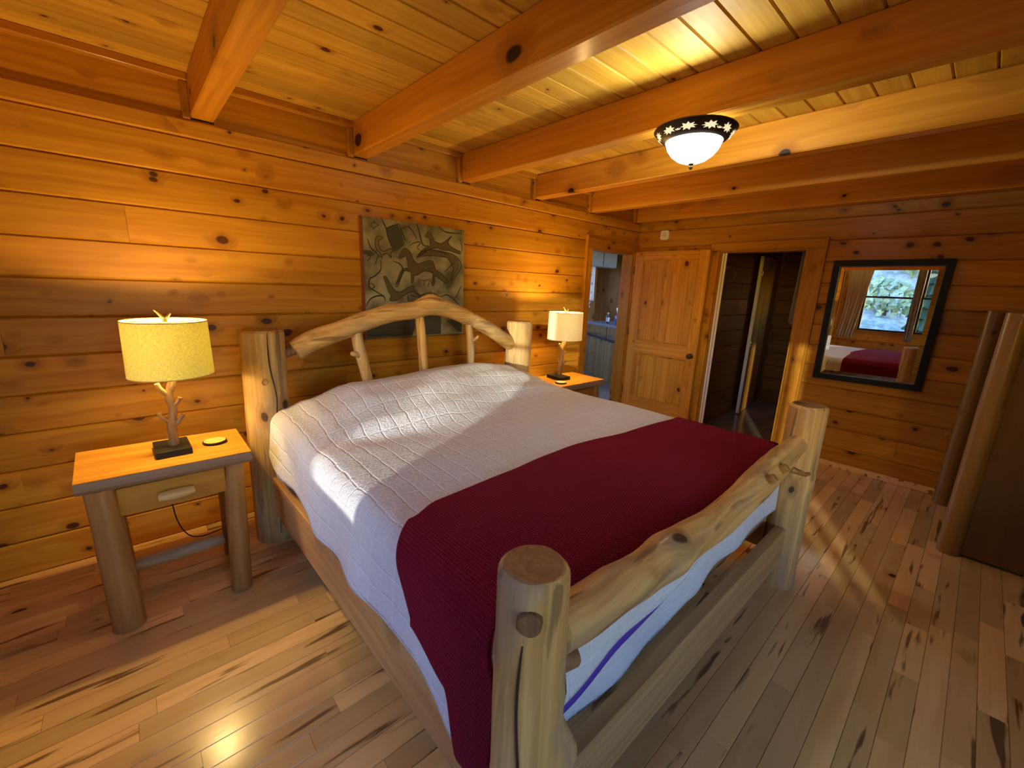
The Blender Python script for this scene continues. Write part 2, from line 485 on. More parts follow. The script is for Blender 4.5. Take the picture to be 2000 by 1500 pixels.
def quilt_mat():
    mt, t, p = new_mat('white_quilt')
    uv = nd(t, 'ShaderNodeTexCoord').outputs['UV']
    wn = nd(t, 'ShaderNodeTexNoise', {'Vector': uv, 'Scale': 7.0, 'Detail': 2.0})
    wc = nd(t, 'ShaderNodeVectorMath', {0: wn.outputs['Color'], 1: (0.5, 0.5, 0.5)}, operation='SUBTRACT').outputs[0]
    ws = nd(t, 'ShaderNodeVectorMath', {0: wc}, operation='SCALE'); ws.inputs['Scale'].default_value = 0.03
    uw = nd(t, 'ShaderNodeVectorMath', {0: uv, 1: ws.outputs[0]}, operation='ADD').outputs[0]
    sp = nd(t, 'ShaderNodeSeparateXYZ', {0: uw})

    def lines(x, pitch, w_):
        q = mth(t, 'PINGPONG', x, pitch / 2)
        return mth(t, 'SUBTRACT', 1.0, sstep(t, q, 0.0, w_))
    gx = lines(sp.outputs[0], 0.082, 0.007)
    gy = lines(sp.outputs[1], 0.082, 0.007)
    grid = mth(t, 'MAXIMUM', gx, gy)
    cr = nd(t, 'ShaderNodeTexNoise', {'Vector': nd(t, 'ShaderNodeVectorMath', {0: uv, 1: (1.0, 2.2, 1.0)}, operation='MULTIPLY').outputs[0], 'Scale': 60.0, 'Detail': 3.0, 'Roughness': 0.6})
    wr = nd(t, 'ShaderNodeTexNoise', {'Vector': uv, 'Scale': 14.0, 'Detail': 2.0})
    h = mth(t, 'ADD', mth(t, 'MULTIPLY', grid, -0.55), mth(t, 'ADD', mth(t, 'MULTIPLY', cr.outputs['Fac'], 1.5), mth(t, 'MULTIPLY', wr.outputs['Fac'], 1.0)))
    bp = nd(t, 'ShaderNodeBump', {'Height': h, 'Strength': 0.8, 'Distance': 0.009})
    t.links.new(bp.outputs[0], p.inputs['Normal'])
    c = mixc(t, grid, (0.74, 0.73, 0.69), (0.82, 0.81, 0.77))
    t.links.new(c, p.inputs['Base Color'])
    p.inputs['Roughness'].default_value = 0.9
    p.inputs['Specular IOR Level'].default_value = 0.1
    return mt


M['quilt'] = quilt_mat()


def blanket_mat():
    mt, t, p = new_mat('burgundy_waffle')
    uv = nd(t, 'ShaderNodeTexCoord').outputs['UV']
    sp = nd(t, 'ShaderNodeSeparateXYZ', {0: uv})
    a = mth(t, 'PINGPONG', sp.outputs[0], 0.006)
    b = mth(t, 'PINGPONG', mth(t, 'ADD', sp.outputs[1], mth(t, 'MULTIPLY', mth(t, 'FLOOR', mth(t, 'DIVIDE', sp.outputs[0], 0.012)), 0.004)), 0.0045)
    h = mth(t, 'MULTIPLY', sstep(t, a, 0.0, 0.006), sstep(t, b, 0.0, 0.0045))
    bp = nd(t, 'ShaderNodeBump', {'Height': h, 'Strength': 0.9, 'Distance': 0.004})
    t.links.new(bp.outputs[0], p.inputs['Normal'])
    c = mixc(t, h, (0.14, 0.006, 0.015), (0.29, 0.014, 0.032))
    t.links.new(c, p.inputs['Base Color'])
    p.inputs['Roughness'].default_value = 0.95
    p.inputs['Specular IOR Level'].default_value = 0.05
    p.inputs['Sheen Weight'].default_value = 0.25
    p.inputs['Sheen Tint'].default_value = (0.6, 0.1, 0.15, 1)
    return mt


M['blanket'] = blanket_mat()


def canvas_mat():
    mt, t, p = new_mat('olive_canvas')
    tc = nd(t, 'ShaderNodeTexCoord')
    n1 = nd(t, 'ShaderNodeTexNoise', {'Vector': tc.outputs['Object'], 'Scale': 5.5, 'Detail': 5.0})
    n2 = nd(t, 'ShaderNodeTexNoise', {'Vector': tc.outputs['Object'], 'Scale': 220.0, 'Detail': 1.0})
    c = mixc(t, sstep(t, n1.outputs['Fac'], 0.35, 0.7), (0.32, 0.295, 0.19), (0.075, 0.068, 0.038))
    c = mixc(t, mth(t, 'MULTIPLY', n2.outputs['Fac'], 0.3), c, (0.05, 0.045, 0.03))
    t.links.new(c, p.inputs['Base Color'])
    p.inputs['Roughness'].default_value = 0.55
    return mt


M['canvas'] = canvas_mat()
M['ink_d'] = simple('ink_dark', (0.016, 0.014, 0.009), 0.6)
M['ink_b'] = simple('ink_brown', (0.085, 0.060, 0.022), 0.6)
M['ink_y'] = simple('ink_gold', (0.16, 0.115, 0.035), 0.6)
M['ink_k'] = simple('ink_wash', (0.045, 0.042, 0.026), 0.6)
M['ink_g'] = simple('ink_sienna', (0.10, 0.055, 0.018), 0.6)


def bowl_mat():
    mt, t, p = new_mat('lit_frosted_glass')
    out = t.nodes['Material Output']
    em = nd(t, 'ShaderNodeEmission', {'Color': (0.97, 1.0, 0.86, 1), 'Strength': 12.0})
    tr = nd(t, 'ShaderNodeBsdfTransparent', {'Color': (1, 1, 1, 1)})
    ge = nd(t, 'ShaderNodeNewGeometry')                   # the glass glows outwards, its inner face only lets the bulb through
    t.links.new(mth(t, 'ADD', mth(t, 'MULTIPLY', mth(t, 'SUBTRACT', 1.0, ge.outputs['Backfacing']), 15.5), 0.5), em.inputs['Strength'])
    mx = nd(t, 'ShaderNodeMixShader', {0: 0.35, 1: em.outputs[0], 2: tr.outputs[0]})
    t.links.new(mx.outputs[0], out.inputs['Surface'])
    t.nodes.remove(p)
    return mt


M['bowl'] = bowl_mat()
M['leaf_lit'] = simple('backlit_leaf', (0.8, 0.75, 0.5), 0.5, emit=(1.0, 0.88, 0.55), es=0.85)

# ------------------------------------------------------------------ room shell
X0, X1, Y0, Y1 = -1.6, 4.8, -2.6, 3.04
ZB, ZC = 2.36, 2.56
ROW = 0.1885
ROWS = [-0.003 + ROW * k for k in range(13)]            # plank joints, 0 ... 2.259


def project(p):
    d = Vector(p) - EYE
    zc = d.dot(FW)
    if zc < 0.05: return None
    return (1000 + F_PX * d.dot(RX) / zc, 750 + F_PX * d.dot(DN) / zc)


def slab(mb, us, vs, holes, fn):
    """wall slab cut into cells at the hole edges; fn(u0,u1,v0,v1) adds a box"""
    U = sorted(set(us) | {h for a in holes for h in a[:2]}); V = sorted(set(vs) | {h for a in holes for h in a[2:]})
    for i in range(len(U) - 1):
        for j in range(len(V) - 1):
            cu, cv = (U[i] + U[i + 1]) / 2, (V[j] + V[j + 1]) / 2
            if not any(a[0] < cu < a[1] and a[2] < cv < a[3] for a in holes):
                fn(U[i], U[i + 1], V[j], V[j + 1])


def cut(a0, a1, z0, z1, holes):
    segs = [(a0, a1)]
    zc = (z0 + z1) / 2
    for h in holes:
        if h[2] < zc < h[3]:
            out = []
            for s in segs:
                if h[0] > s[0]: out.append((s[0], min(h[0], s[1])))
                if h[1] < s[1]: out.append((max(h[1], s[0]), s[1]))
            segs = [s for s in out if s[1] - s[0] > 0.01]
    return segs


def plank_prof(z0, z1, d=0.028, c=0.010):
    return [(0.009, z0 + 0.0008), (0.0, z0 + c), (0.0, z1 - c * .8), (0.009, z1 - 0.0008), (d, z1 - 0.0008), (d, z0 + 0.0008)]


def wall_planks(parent, axis, pos, sgn, a0, a1, rows, holes, mat, joints=0.0):
    """horizontal planks; axis 'x': wall in plane y=pos, room on the sgn side"""
    for k in range(len(rows) - 1):
        z0, z1 = rows[k], rows[k + 1]
        for s0, s1 in cut(a0, a1, z0, z1, holes):
            br = [s0]
            if s1 - s0 > 2.2 and random.random() < joints:
                br.append(random.uniform(s0 + 0.8, s1 - 0.8))
            br.append(s1)
            for b0, b1 in zip(br[:-1], br[1:]):
                mb = MB()
                if axis == 'x':
                    mb.prism(plank_prof(z0, z1), b0 + .0006, b1 - .0006, lambda a, p, q: (a, pos - sgn * p, q))
                else:
                    mb.prism(plank_prof(z0, z1), b0 + .0006, b1 - .0006, lambda a, p, q: (pos - sgn * p, a, q))
                mb.build('plank', mat, parent)


# --- back wall (behind the headboard): room on its -y side
DOOR_K = (3.885, 4.72, -1, 2.07)                         # doorway to the kitchen
mb = MB()
slab(mb, [X0 - .15, X1 + .15], [-.02, 2.259, ZC], [(3.885, 4.72, -.02, 2.02)], lambda u0, u1, v0, v1: mb.box(u0, u1, Y1 + .026, Y1 + .14, v0, v1))
wall_back = mb.build('wall_back', M['pine_x'], kind='structure')
tag(wall_back, 'knotty pine plank wall behind the log headboard')
wall_planks(wall_back, 'x', Y1, -1, X0, X1, ROWS, [(3.80, 4.80, -1, 2.07)], M['pine_x'], 0.35)
mb = MB()
mb.prism([(0.03, 2.2595), (-.012, 2.2595), (-.020, 2.266), (-.020, 2.336), (-.012, 2.345), (0.03, 2.345)], X0, X1 - .001, lambda a, p, q: (a, Y1 + p, q))
mb.build('top_plate', M['pine_x'], wall_back)
BEAMS = [-0.49, 0.37, 1.242, 2.117, 2.95, 3.79, 4.66]
BW = 0.107
for i in range(len(BEAMS)):
    a = BEAMS[i - 1] + BW if i else X0
    b = BEAMS[i]
    MB().box(a, b, Y1 + .004, Y1 + .025, 2.346, ZC).build('blocking_board', M['pine_x'], wall_back)
    MB().box(a, b, Y1 - .045, Y1 + .004, 2.522, ZC, .004).build('trim_strip', M['pine_x'], wall_back)
    MB().box(b - .035, b, Y1 - .035, Y1 + .004, 2.346, 2.522, .004).build('trim_strip', M['pine_z'], wall_back)

# --- right wall (with the mirror): room on its -x side
mb = MB()
slab(mb, [Y0 - .1, Y1 + .026], [-.02, ZC], [(1.23, 2.03, -.02, 2.02)], lambda u0, u1, v0, v1: mb.box(X1 + .026, X1 + .14, u0, u1, v0, v1))
wall_right = mb.build('wall_right', M['pine_y'], kind='structure')
tag(wall_right, 'knotty pine plank wall that holds the black framed mirror')
wall_planks(wall_right, 'y', X1, -1, Y0, Y1, ROWS + [2.4475, ZC], [(1.15, 2.10, -1, 2.07)], M['pine_y'], 0.5)

# --- left wall with the windows: room on its +x side
WINS = [(2.10, 2.86, .9395, 2.2575), (0.95, 1.76, .9395, 2.2575), (0.22, 0.90, .9395, 2.2575), (-2.45, -1.66, .5625, 2.0705)]
mb = MB()
slab(mb, [Y0 - .1, Y1 + .026], [-.02, ZC], WINS, lambda u0, u1, v0, v1: mb.box(X0 - .14, X0 - .026, u0, u1, v0, v1))
wall_left = mb.build('wall_left', M['pine_y'], kind='structure')
tag(wall_left, 'knotty pine plank wall with the windows, seen in the mirror')
wall_planks(wall_left, 'y', X0, 1, Y0, Y1, ROWS + [2.4475, ZC], WINS, M['pine_y'], 0.0)

# --- front wall behind the camera, one window
WF = [(-.6, 1.05, .5625, 2.0705)]
mb = MB()
slab(mb, [X0 - .15, X1 + .15], [-.02, ZC], WF, lambda u0, u1, v0, v1: mb.box(u0, u1, Y0 - .14, Y0 - .026, v0, v1))
wall_front = mb.build('wall_front', M['pine_x'], kind='structure')
tag(wall_front, 'knotty pine plank wall on the near side of the room')
wall_planks(wall_front, 'x', Y0, 1, X0, X1, ROWS + [2.4475, ZC], WF, M['pine_x'], 0.0)

# --- ceiling planks and beams
mb = MB()
mb.box(X0 - .15, X1 + .15, Y0 - .14, Y1 + .14, ZC + .02, ZC + .12)
ceiling = mb.build('ceiling', M['ceil_x'], kind='structure')
tag(ceiling, 'knotty pine plank ceiling above the beams')
CW = 0.136
y = 1.2595 - CW * 29
while y < Y1 - .001:
    a, b = max(y, Y0), min(y + CW, Y1 + .02)
    if b - a > .01:
        mb = MB()
        mb.prism([(a + .0007, .007), (a + .007, 0), (b - .007, 0), (b - .0007, .007), (b - .0007, .02), (a + .0007, .02)], X0, X1, lambda s, p, q: (s, p, ZC + q))
        mb.build('plank', M['ceil_x'], ceiling)
    y += CW
names = ['over the windows', 'nearest the left lamp', 'crossing above the headboard', 'that carries the ceiling lamp', 'just beyond the ceiling lamp', 'next to the mirror wall', 'lying against the mirror wall']
for x, nme in zip(BEAMS, names):
    z_ = ZB if x < 3 else ZB - .006
    o = MB().box(x, x + BW, Y0, Y1 + .004, z_, ZC, .007).build('ceiling_beam', M['beam'], kind='structure')
    tag(o, 'square pine ceiling beam ' + nme, None, 'ceiling beams')

# --- floor boards
mb = MB()
mb.box(X0 - .15, X1 + .15, Y0 - .14, Y1 + .14, -.12, -.018)
floor = mb.build('floor', M['dark_gap'], kind='structure')
tag(floor, 'glossy maple strip floor with dark mineral streaks')
FWD = 0.083
LENS = [0.3, 0.42, 0.55, 0.7, 0.85, 1.0, 1.2]
BOARD = {}


def board_geo(L, wd):
    mb = MB()
    c = .0018
    mb.prism([(c * .3, -.018), (wd - c * .3, -.018), (wd - c * .3, -c), (wd - c, 0), (c, 0), (c * .3, -c)], .0005, L - .0005, lambda a, p, q: (a, p, q))
    return mb


cand = []
y = Y0
while y < Y1 - .02:
    wd = min(FWD, Y1 + .025 - y)
    x = X0 - random.choice([0, .1, .2, .35])
    while x < X1:
        L = random.choice(LENS)
        xa, xb = max(x, X0 - .02), min(x + L, X1 + .02)
        if X1 - xb < .15: xb = X1 + .02
        if xb - xa > .03:
            cand.append((xa, xb, y, wd))
        x = xb if xb < x + L + 1e-6 or xb > X1 else x + L
        if xb >= X1: break
    y += FWD
shown, rest = [], []
for c_ in cand:
    xa, xb, y, wd = c_
    cy = y + wd / 2
    vis = 0
    for k in range(5):
        px = xa + (xb - xa) * (k + .5) / 5
        q = project((px, cy, 0))
        if q and -10 < q[0] < 2010 and 0 < q[1] < 1510 and not (0.62 < px < 2.6 and 0.75 < cy < 2.8):
            vis += 1
    d = math.hypot((xa + xb) / 2, cy)
    (shown if vis else rest).append((d, c_))
shown.sort(key=lambda s: s[0])
rest += shown[298:]
shown = shown[:298]
for d, (xa, xb, y, wd) in shown:
    key = (round(xb - xa, 4), round(wd, 4))
    if key not in BOARD:
        BOARD[key] = board_geo(*key).mesh('board', M['floor'])
    o = link('board', BOARD[key], floor)
    o.location = (xa, y, 0)
mb = MB()
for d, (xa, xb, y, wd) in rest:
    n = len(mb.v)
    g = board_geo(xb - xa, wd)
    mb.v += [(p[0] + xa, p[1] + y, p[2]) for p in g.v]
    mb.f += [tuple(i + n for i in f) for f in g.f]
mb.build('board_field', M['floor'], floor, kind='stuff')

# --- baseboard on the mirror wall
o = MB().box(X1 - .016, X1 + .004, -2.6, 1.085, 0.001, .055, .004).build('baseboard_right', M['floor'], kind='structure')
tag(o, 'low pale wooden skirting strip below the mirror')

# --- kitchen doorway: jambs, casing
trim = thing('trim_1', 'pine casing and jambs around the kitchen doorway', None, (3.8, Y1, 0), kind='structure')
MB().box(3.775, 3.885, Y1 - .022, Y1 + .004, 0.001, 2.005, .005).build('casing_board', M['pine_z'], trim)
mb = MB(); mb.poly([(3.775, Y1 - .024, 2.005), (4.798, Y1 - .024, 2.005), (4.798, Y1 - .024, 2.095), (3.775, Y1 - .024, 2.095)], .028, (0, 1, 0))
mb.build('head_casing', M['pine_x'], trim)
MB().box(3.885, 3.903, Y1 + .001, Y1 + .15, 0.001, 2.005).build('jamb', M['pine_z'], trim)
MB().box(4.705, 4.725, Y1 + .001, Y1 + .15, 0.001, 2.005).build('jamb', M['pine_z'], trim)
MB().box(3.903, 4.705, Y1 + .001, Y1 + .15, 1.988, 2.02).build('head_jamb', M['pine_x'], trim)
MB().box(4.725, 4.799, Y1 - .02, Y1 + .004, 0.001, 2.005).build('casing_board', M['pine_z'], trim)
MB().box(3.766, 3.780, Y1 - .034, Y1 + .003, 0.001, 2.125, .004).build('edge_moulding', M['pine_z'], trim)

# --- hall opening: jambs, casing
trim = thing('trim_2', 'pine casing around the dark hall opening', None, (X1, 1.2, 0), kind='structure')
MB().box(X1 - .022, X1 + .004, 1.095, 1.222, 0.001, 2.005, .005).build('casing_board', M['pine_z'], trim)
MB().box(X1 - .022, X1 + .004, 2.03, 2.13, 0.001, 2.005, .005).build('casing_board', M['pine_z'], trim)
MB().box(X1 - .024, X1 + .004, 1.095, 2.13, 2.006, 2.09, .005).build('head_casing', M['pine_y'], trim)
MB().box(X1 - .030, X1 + .004, 1.075, 1.097, 0.001, 2.10, .003).build('edge_moulding', M['pine_z'], trim)
MB().box(X1 + .001, X1 + .15, 1.222, 1.242, 0.001, 2.005).build('jamb', M['pine_z'], trim)
MB().box(X1 + .001, X1 + .15, 2.012, 2.032, 0.001, 2.005).build('jamb', M['pine_z'], trim)
MB().box(X1 + .001, X1 + .15, 1.242, 2.012, 1.99, 2.022).build('head_jamb', M['pine_y'], trim)
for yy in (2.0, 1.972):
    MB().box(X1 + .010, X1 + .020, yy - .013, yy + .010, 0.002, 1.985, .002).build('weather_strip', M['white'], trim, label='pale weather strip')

# --- pine door swung open against the mirror wall
DX = 4.735
door = thing('door_1', 'open two panel knotty pine door with arched upper panel', None, (DX, 3.0, 0), kind='structure')
DA, DB_ = 2.10, 3.01         # free edge, hinge edge
ZD = 2.02
S = 0.115


def dbox(y0, y1, z0, z1, x0=DX - .018, x1=DX + .018, b=.003):
    return MB().box(x0, x1, y0, y1, z0, z1, b)


dbox(DA, DA + S, .012, ZD).build('stile', M['door_z'], door)
dbox(DB_ - S, DB_, .012, ZD).build('stile', M['door_z'], door)
dbox(DA + S, DB_ - S, .80, .955).build('lock_rail', M['door_y'], door)
dbox(DA + S, DB_ - S, .012, .23).build('bottom_rail', M['door_y'], door)
mb = MB()                                                # top rail with an arched lower edge
pts = [(DA + S, ZD), (DA + S, 1.885)]
for k in range(13):
    t = k / 12
    pts.append((DA + S + .0005 + (DB_ - DA - 2 * S - .001) * t, 1.885 + .045 * math.sin(PI * t)))
pts += [(DB_ - S, 1.885), (DB_ - S, ZD)]
mb.prism(pts, DX - .018, DX + .018, lambda a, p, q: (a, p, q))
mb.build('top_rail', M['door_y'], door)
nb = 7
for z0, z1 in ((.23, .80), (.955, 1.94)):
    for k in range(nb):
        ya = DA + S + (DB_ - DA - 2 * S) * k / nb; yb = DA + S + (DB_ - DA - 2 * S) * (k + 1) / nb
        mb = MB()
        mb.prism([(ya, -.003), (ya + .005, -.008), (yb - .005, -.008), (yb, -.003), (yb, .008), (ya, .008)], z0 - .004, z1, lambda a, p, q: (DX + q, p, a))
        mb.build('panel_board', M['door_z'], door)
    mb = MB()
for z0, z1 in ((.23, .80), (.955, 1.88)):                # moulding round each panel
    mb = MB()
    for y0, y1, a0, a1 in ((DA + S, DA + S + .016, z0, z1), (DB_ - S - .016, DB_ - S, z0, z1), (DA + S + .016, DB_ - S - .016, z0, z0 + .016)):
        mb.box(DX - .0175, DX - .004, y0, y1, a0, a1, .004)
    if z0 < .5: mb.box(DX - .0175, DX - .004, DA + S + .016, DB_ - S - .016, z1 - .016, z1, .004)
    mb.build('panel_moulding', M['door_z'], door)
mb = MB()
prof = [(0.0, .0), (.031, .0), (.031, .006), (.014, .010), (.013, .030), (.026, .040), (.030, .052), (.024, .062), (0.0, .066)]
tmp = MB().lathe(prof, (0, 0, 0), 20)
mb.f = tmp.f
mb.v = [(DX - .018 - z, DA + .062 + x, .90 - .045 + y) for x, y, z in tmp.v]
mb.build('knob', M['brass'], door, smooth=True, label='dark round door knob')
for z in (.3, 1.05, 1.8):
    MB().box(DX - .022, DX - .016, DB_ - .006, DB_ + .006, z - .045, z + .045).build('hinge', M['brass'], door)

# --- hallway beyond the right wall
HX1, HYL, HYR = 7.0, 2.06, 0.9
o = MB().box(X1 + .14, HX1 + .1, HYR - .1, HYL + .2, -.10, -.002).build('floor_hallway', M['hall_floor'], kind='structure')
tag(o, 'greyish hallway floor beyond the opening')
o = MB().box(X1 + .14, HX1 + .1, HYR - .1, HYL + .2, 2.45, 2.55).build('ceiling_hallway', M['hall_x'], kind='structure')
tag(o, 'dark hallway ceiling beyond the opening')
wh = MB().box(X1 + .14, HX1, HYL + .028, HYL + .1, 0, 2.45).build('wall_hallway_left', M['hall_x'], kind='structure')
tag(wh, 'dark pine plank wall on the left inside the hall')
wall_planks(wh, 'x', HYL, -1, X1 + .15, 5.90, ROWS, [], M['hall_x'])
mb = MB(); slab(mb, [X1 + .14, HX1], [0, 2.45], [(6.2, 6.4, 1.3, 1.8)], lambda u0, u1, v0, v1: mb.box(u0, u1, HYR - .1, HYR - .028, v0, v1))  # unseen opening, added to let daylight onto the inner door
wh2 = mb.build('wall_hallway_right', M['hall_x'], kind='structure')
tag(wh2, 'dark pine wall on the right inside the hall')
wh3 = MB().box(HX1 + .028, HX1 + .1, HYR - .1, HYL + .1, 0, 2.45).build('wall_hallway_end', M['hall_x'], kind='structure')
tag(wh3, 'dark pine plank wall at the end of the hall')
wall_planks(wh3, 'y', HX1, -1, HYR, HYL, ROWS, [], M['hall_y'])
d2 = thing('door_2', 'narrow plank door standing inside the dark hall', None, (5.94, 1.99, 0), kind='structure')
N = 5
ang = math.atan2(.10, .80)
for k in range(N):
    a0, a1 = .80 * k / N, .80 * (k + 1) / N
    mb = MB()
    mb.prism([(a0 + .001, -.0), (a0 + .005, -.006), (a1 - .005, -.006), (a1 - .001, -.0), (a1 - .001, .025), (a0 + .001, .025)], .01, 2.04,
             lambda a, p, q: (5.94 + p * math.cos(ang) - q * math.sin(ang), 1.975 + p * math.sin(ang) + q * math.cos(ang), a))
    mb.build('door_board', M['door_z'], d2)
MB().box(5.925, 5.939, 1.965, 2.005, .01, 2.04, .002).build('edge_strip', M['white'], d2, label='pale strip on the door edge')
for z in (1.83, .95):
    MB().box(5.915, 5.96, 1.952, 1.967, z - .012, z + .012, .003).build('hinge', M['steel'], d2)
    MB().lathe([(0, -.03), (.008, -.028), (.008, .028), (0, .03)], (5.93, 1.956, z), 8).build('hinge_pin', M['steel'], d2)
o = thing('towel_ring', 'thin metal towel ring on the dark hall wall', 'towel ring', (4.98, HYL - .01, 1.80))
mb = MB(); R_ = .074
mb.tube([(4.98 + .25 * R_ * math.cos(a), 1.975 + .97 * R_ * math.cos(a), 1.775 + R_ * math.sin(a)) for a in [2 * PI * k / 28 for k in range(29)]], .004, 8)
mb.build('ring', M['steel'], o, smooth=True)
mb = MB(); mb.box(4.967, 4.993, HYL - .085, HYL - .002, 1.838, 1.862, .004)
mb.build('bracket', M['steel'], o)
# towel hanging by the right jamb
mb = MB()
nx, nz = 16, 14
for j in range(nz + 1):
    for i in range(nx + 1):
        t = i / nx; u = j / nz
        spread = 1.0 + .28 * u
        mb.v.append((5.50 + .03 * math.sin(t * 14 + 1.5) * (.4 + .6 * u) + .10 * t, 1.40 + (t - .5) * .16 * spread, 2.07 - .80 * u - .02 * math.sin(t * PI)))
for j in range(nz):
    for i in range(nx):
        a = j * (nx + 1) + i
        mb.f.append((a, a + 1, a + nx + 2, a + nx + 1))
o = mb.build('bath_towel', simple('grey_towel', (0.45, 0.42, 0.36), 0.9), smooth='all')
md = o.modifiers.new('thick', 'SOLIDIFY'); md.thickness = .008
tag(o, 'pale towel hanging inside the dark hall opening', 'towel')
o = thing('towel_rail', 'steel rail that the pale hall towel hangs from', 'towel rail', (5.55, 1.40, 2.075))
mb = MB().tube([(5.50, 1.24, 2.075), (5.60, 1.56, 2.075)], .007, 10); mb.build('bar', M['steel'], o, smooth=True)
mb = MB().tube([(5.55, 1.40, 2.078), (5.55, 1.40, 2.45)], .005, 8); mb.build('drop_rod', M['steel'], o, smooth=True)

# --- kitchen beyond the doorway
KY1, KX1 = 6.2, 8.2
o = MB().box(2.6, KX1 + .1, Y1 + .14, KY1 + .1, -.1, -.002).build('floor_kitchen', M['hall_floor'], kind='structure'); tag(o, 'kitchen floor beyond the doorway')
o = MB().box(2.6, KX1 + .1, Y1 + .14, KY1 + .1, 2.45, 2.55).build('ceiling_kitchen', M['hall_x'], kind='structure'); tag(o, 'kitchen ceiling beyond the doorway')
KW = [(6.9, 8.0, 1.15, 2.05), (3.4, 6.0, 1.0, 2.2)]  # the wide second opening is unseen, added to brighten the kitchen
mb = MB(); slab(mb, [2.6, KX1 + .1], [0, 2.45], KW, lambda u0, u1, v0, v1: mb.box(u0, u1, KY1, KY1 + .1, v0, v1))
o = mb.build('wall_kitchen_back', M['kitchen_z'], kind='structure'); tag(o, 'far kitchen wall with a window')
o = MB().box(KX1, KX1 + .1, Y1 + .14, KY1, 0, 2.45).build('wall_kitchen_right', M['kitchen_z'], kind='structure'); tag(o, 'right kitchen wall beyond the doorway')
mb = MB(); slab(mb, [Y1 + .14, KY1], [0, 2.45], [(4.2, 5.0, 1.0, 2.0)], lambda u0, u1, v0, v1: mb.box(2.6, 2.7, u0, u1, v0, v1))  # opening added out of view so daylight reaches the bar front
o = mb.build('wall_kitchen_left', M['kitchen_z'], kind='structure'); tag(o, 'left kitchen wall hidden from the bedroom')
kw = thing('window_5', 'small bright kitchen window beyond the doorway', None, (7.4, KY1, 1.15), kind='structure')
for a in ((6.9, 6.95, 1.15, 2.05), (7.95, 8.0, 1.15, 2.05), (6.95, 7.95, 1.15, 1.2), (6.95, 7.95, 2.0, 2.05)):
    MB().box(a[0], a[1], KY1 - .02, KY1 + .08, a[2], a[3]).build('sash', M['kitchen_z'], kw)
MB().box(6.95, 7.95, KY1 + .04, KY1 + .045, 1.2, 2.0).build('pane', M['pane'], kw)
# low bar in front, taller counter behind
bar = thing('kitchen_bar', 'low pine board bar with dark top seen through the doorway', 'kitchen bar', (6.1, 4.5, 0))
d_ = Vector((.5, .866, 0)); n_ = Vector((.866, -.5, 0))
pA = Vector((5.72, 3.62, 0))


def barpt(a, p, q): v = pA + d_ * a + n_ * p; return (v.x, v.y, q)


for k in range(14):
    a0, a1 = .12 * k, .12 * k + .12
    mb = MB(); mb.prism([(a0 + .001, 0.0), (a0 + .006, -.01), (a1 - .006, -.01), (a1 - .001, 0.0), (a1 - .001, .012), (a0 + .001, .012)], 0.002, .70, lambda z, p, q: barpt(p, q, z))
    mb.build('board', M['kitchen_z'], bar)
mb = MB(); mb.prism([(-.02, -.04), (1.72, -.04), (1.72, .18), (-.02, .18)], .701, .745, lambda z, p, q: barpt(p, q, z))
mb.build('top', simple('dark_counter', (0.05, 0.052, 0.06), .12), bar)
ct = thing('kitchen_counter', 'dark topped kitchen counter behind the low bar', 'counter', (6.9, 4.8, 0))
pB = Vector((6.46, 4.02, 0)); dB = Vector((.34, .94, 0)).normalized(); nB = Vector((.94, -.34, 0)).normalized()


def cpt(a, p, q): v = pB + dB * a + nB * p; return (v.x, v.y, q)


mb = MB(); mb.prism([(0, 0), (1.5, 0), (1.5, .6), (0, .6)], .002, .88, lambda z, p, q: cpt(p, q, z)); mb.build('cabinet_body', M['kitchen_z'], ct)
mb = MB(); mb.prism([(-.02, -.03), (1.52, -.03), (1.52, .62), (-.02, .62)], .881, .925, lambda z, p, q: cpt(p, q, z)); mb.build('worktop', simple('grey_counter', (0.30, 0.31, 0.33), .15), ct)
mb = MB(); mb.prism([(.03, -.012), (.72, -.012), (.72, 0), (.03, 0)], .70, .86, lambda z, p, q: cpt(p, q, z)); mb.build('drawer', M['kitchen_z'], ct)
mb = MB(); mb.prism([(.78, -.012), (1.47, -.012), (1.47, 0), (.78, 0)], .70, .86, lambda z, p, q: cpt(p, q, z)); mb.build('drawer', M['kitchen_z'], ct)
c0 = Vector(cpt(.72, .20, .926))
cr = thing('utensil_crock', 'blue glazed crock of utensils on the kitchen counter', 'crock', c0)
MB().lathe([(0.0, 0.0), (.062, 0), (.078, .03), (.08, .12), (.07, .16), (.074, .168), (.066, .168), (.06, .15), (0, .148)], c0, 24).build('pot', simple('blue_glaze', (0.045, 0.09, 0.34), .15), cr, smooth=True)
for a, l, mt_ in ((.3, .12, 'white'), (1.7, .15, 'steel'), (2.9, .10, 'white'), (4.4, .13, 'table_z')):
    b = c0 + Vector((.03 * math.cos(a), .03 * math.sin(a), .149)); e = b + Vector((.03 * math.cos(a), .03 * math.sin(a), l))
    mb = MB().tube([b, b.lerp(e, .6), e], [.005, .005, .014], 8, dome=.01); mb.build('utensil', M[mt_], cr, smooth=True)
c0 = Vector(cpt(1.02, .16, .926))
cr = thing('spice_bottle', 'small pale labelled bottle left of the blue crock', 'bottle', c0)
MB().lathe([(0, 0), (.032, 0), (.034, .01), (.034, .12), (.014, .15), (.014, .175), (0, .175)], c0, 18).build('glass', simple('dark_bottle', (0.03, 0.025, 0.04), .2), cr, smooth=True)
MB().lathe([(.0345, .03), (.0349, .03), (.0349, .11), (.0345, .11)], c0, 18).build('label_band', M['white'], cr, smooth=True)
MB().lathe([(0, .176), (.017, .176), (.017, .20), (0, .20)], c0, 14).build('cap', M['white'], cr)
c0 = Vector(cpt(.25, .22, .926))
cr = thing('gas_burner', 'black burner pan on the kitchen counter', 'pan', c0)
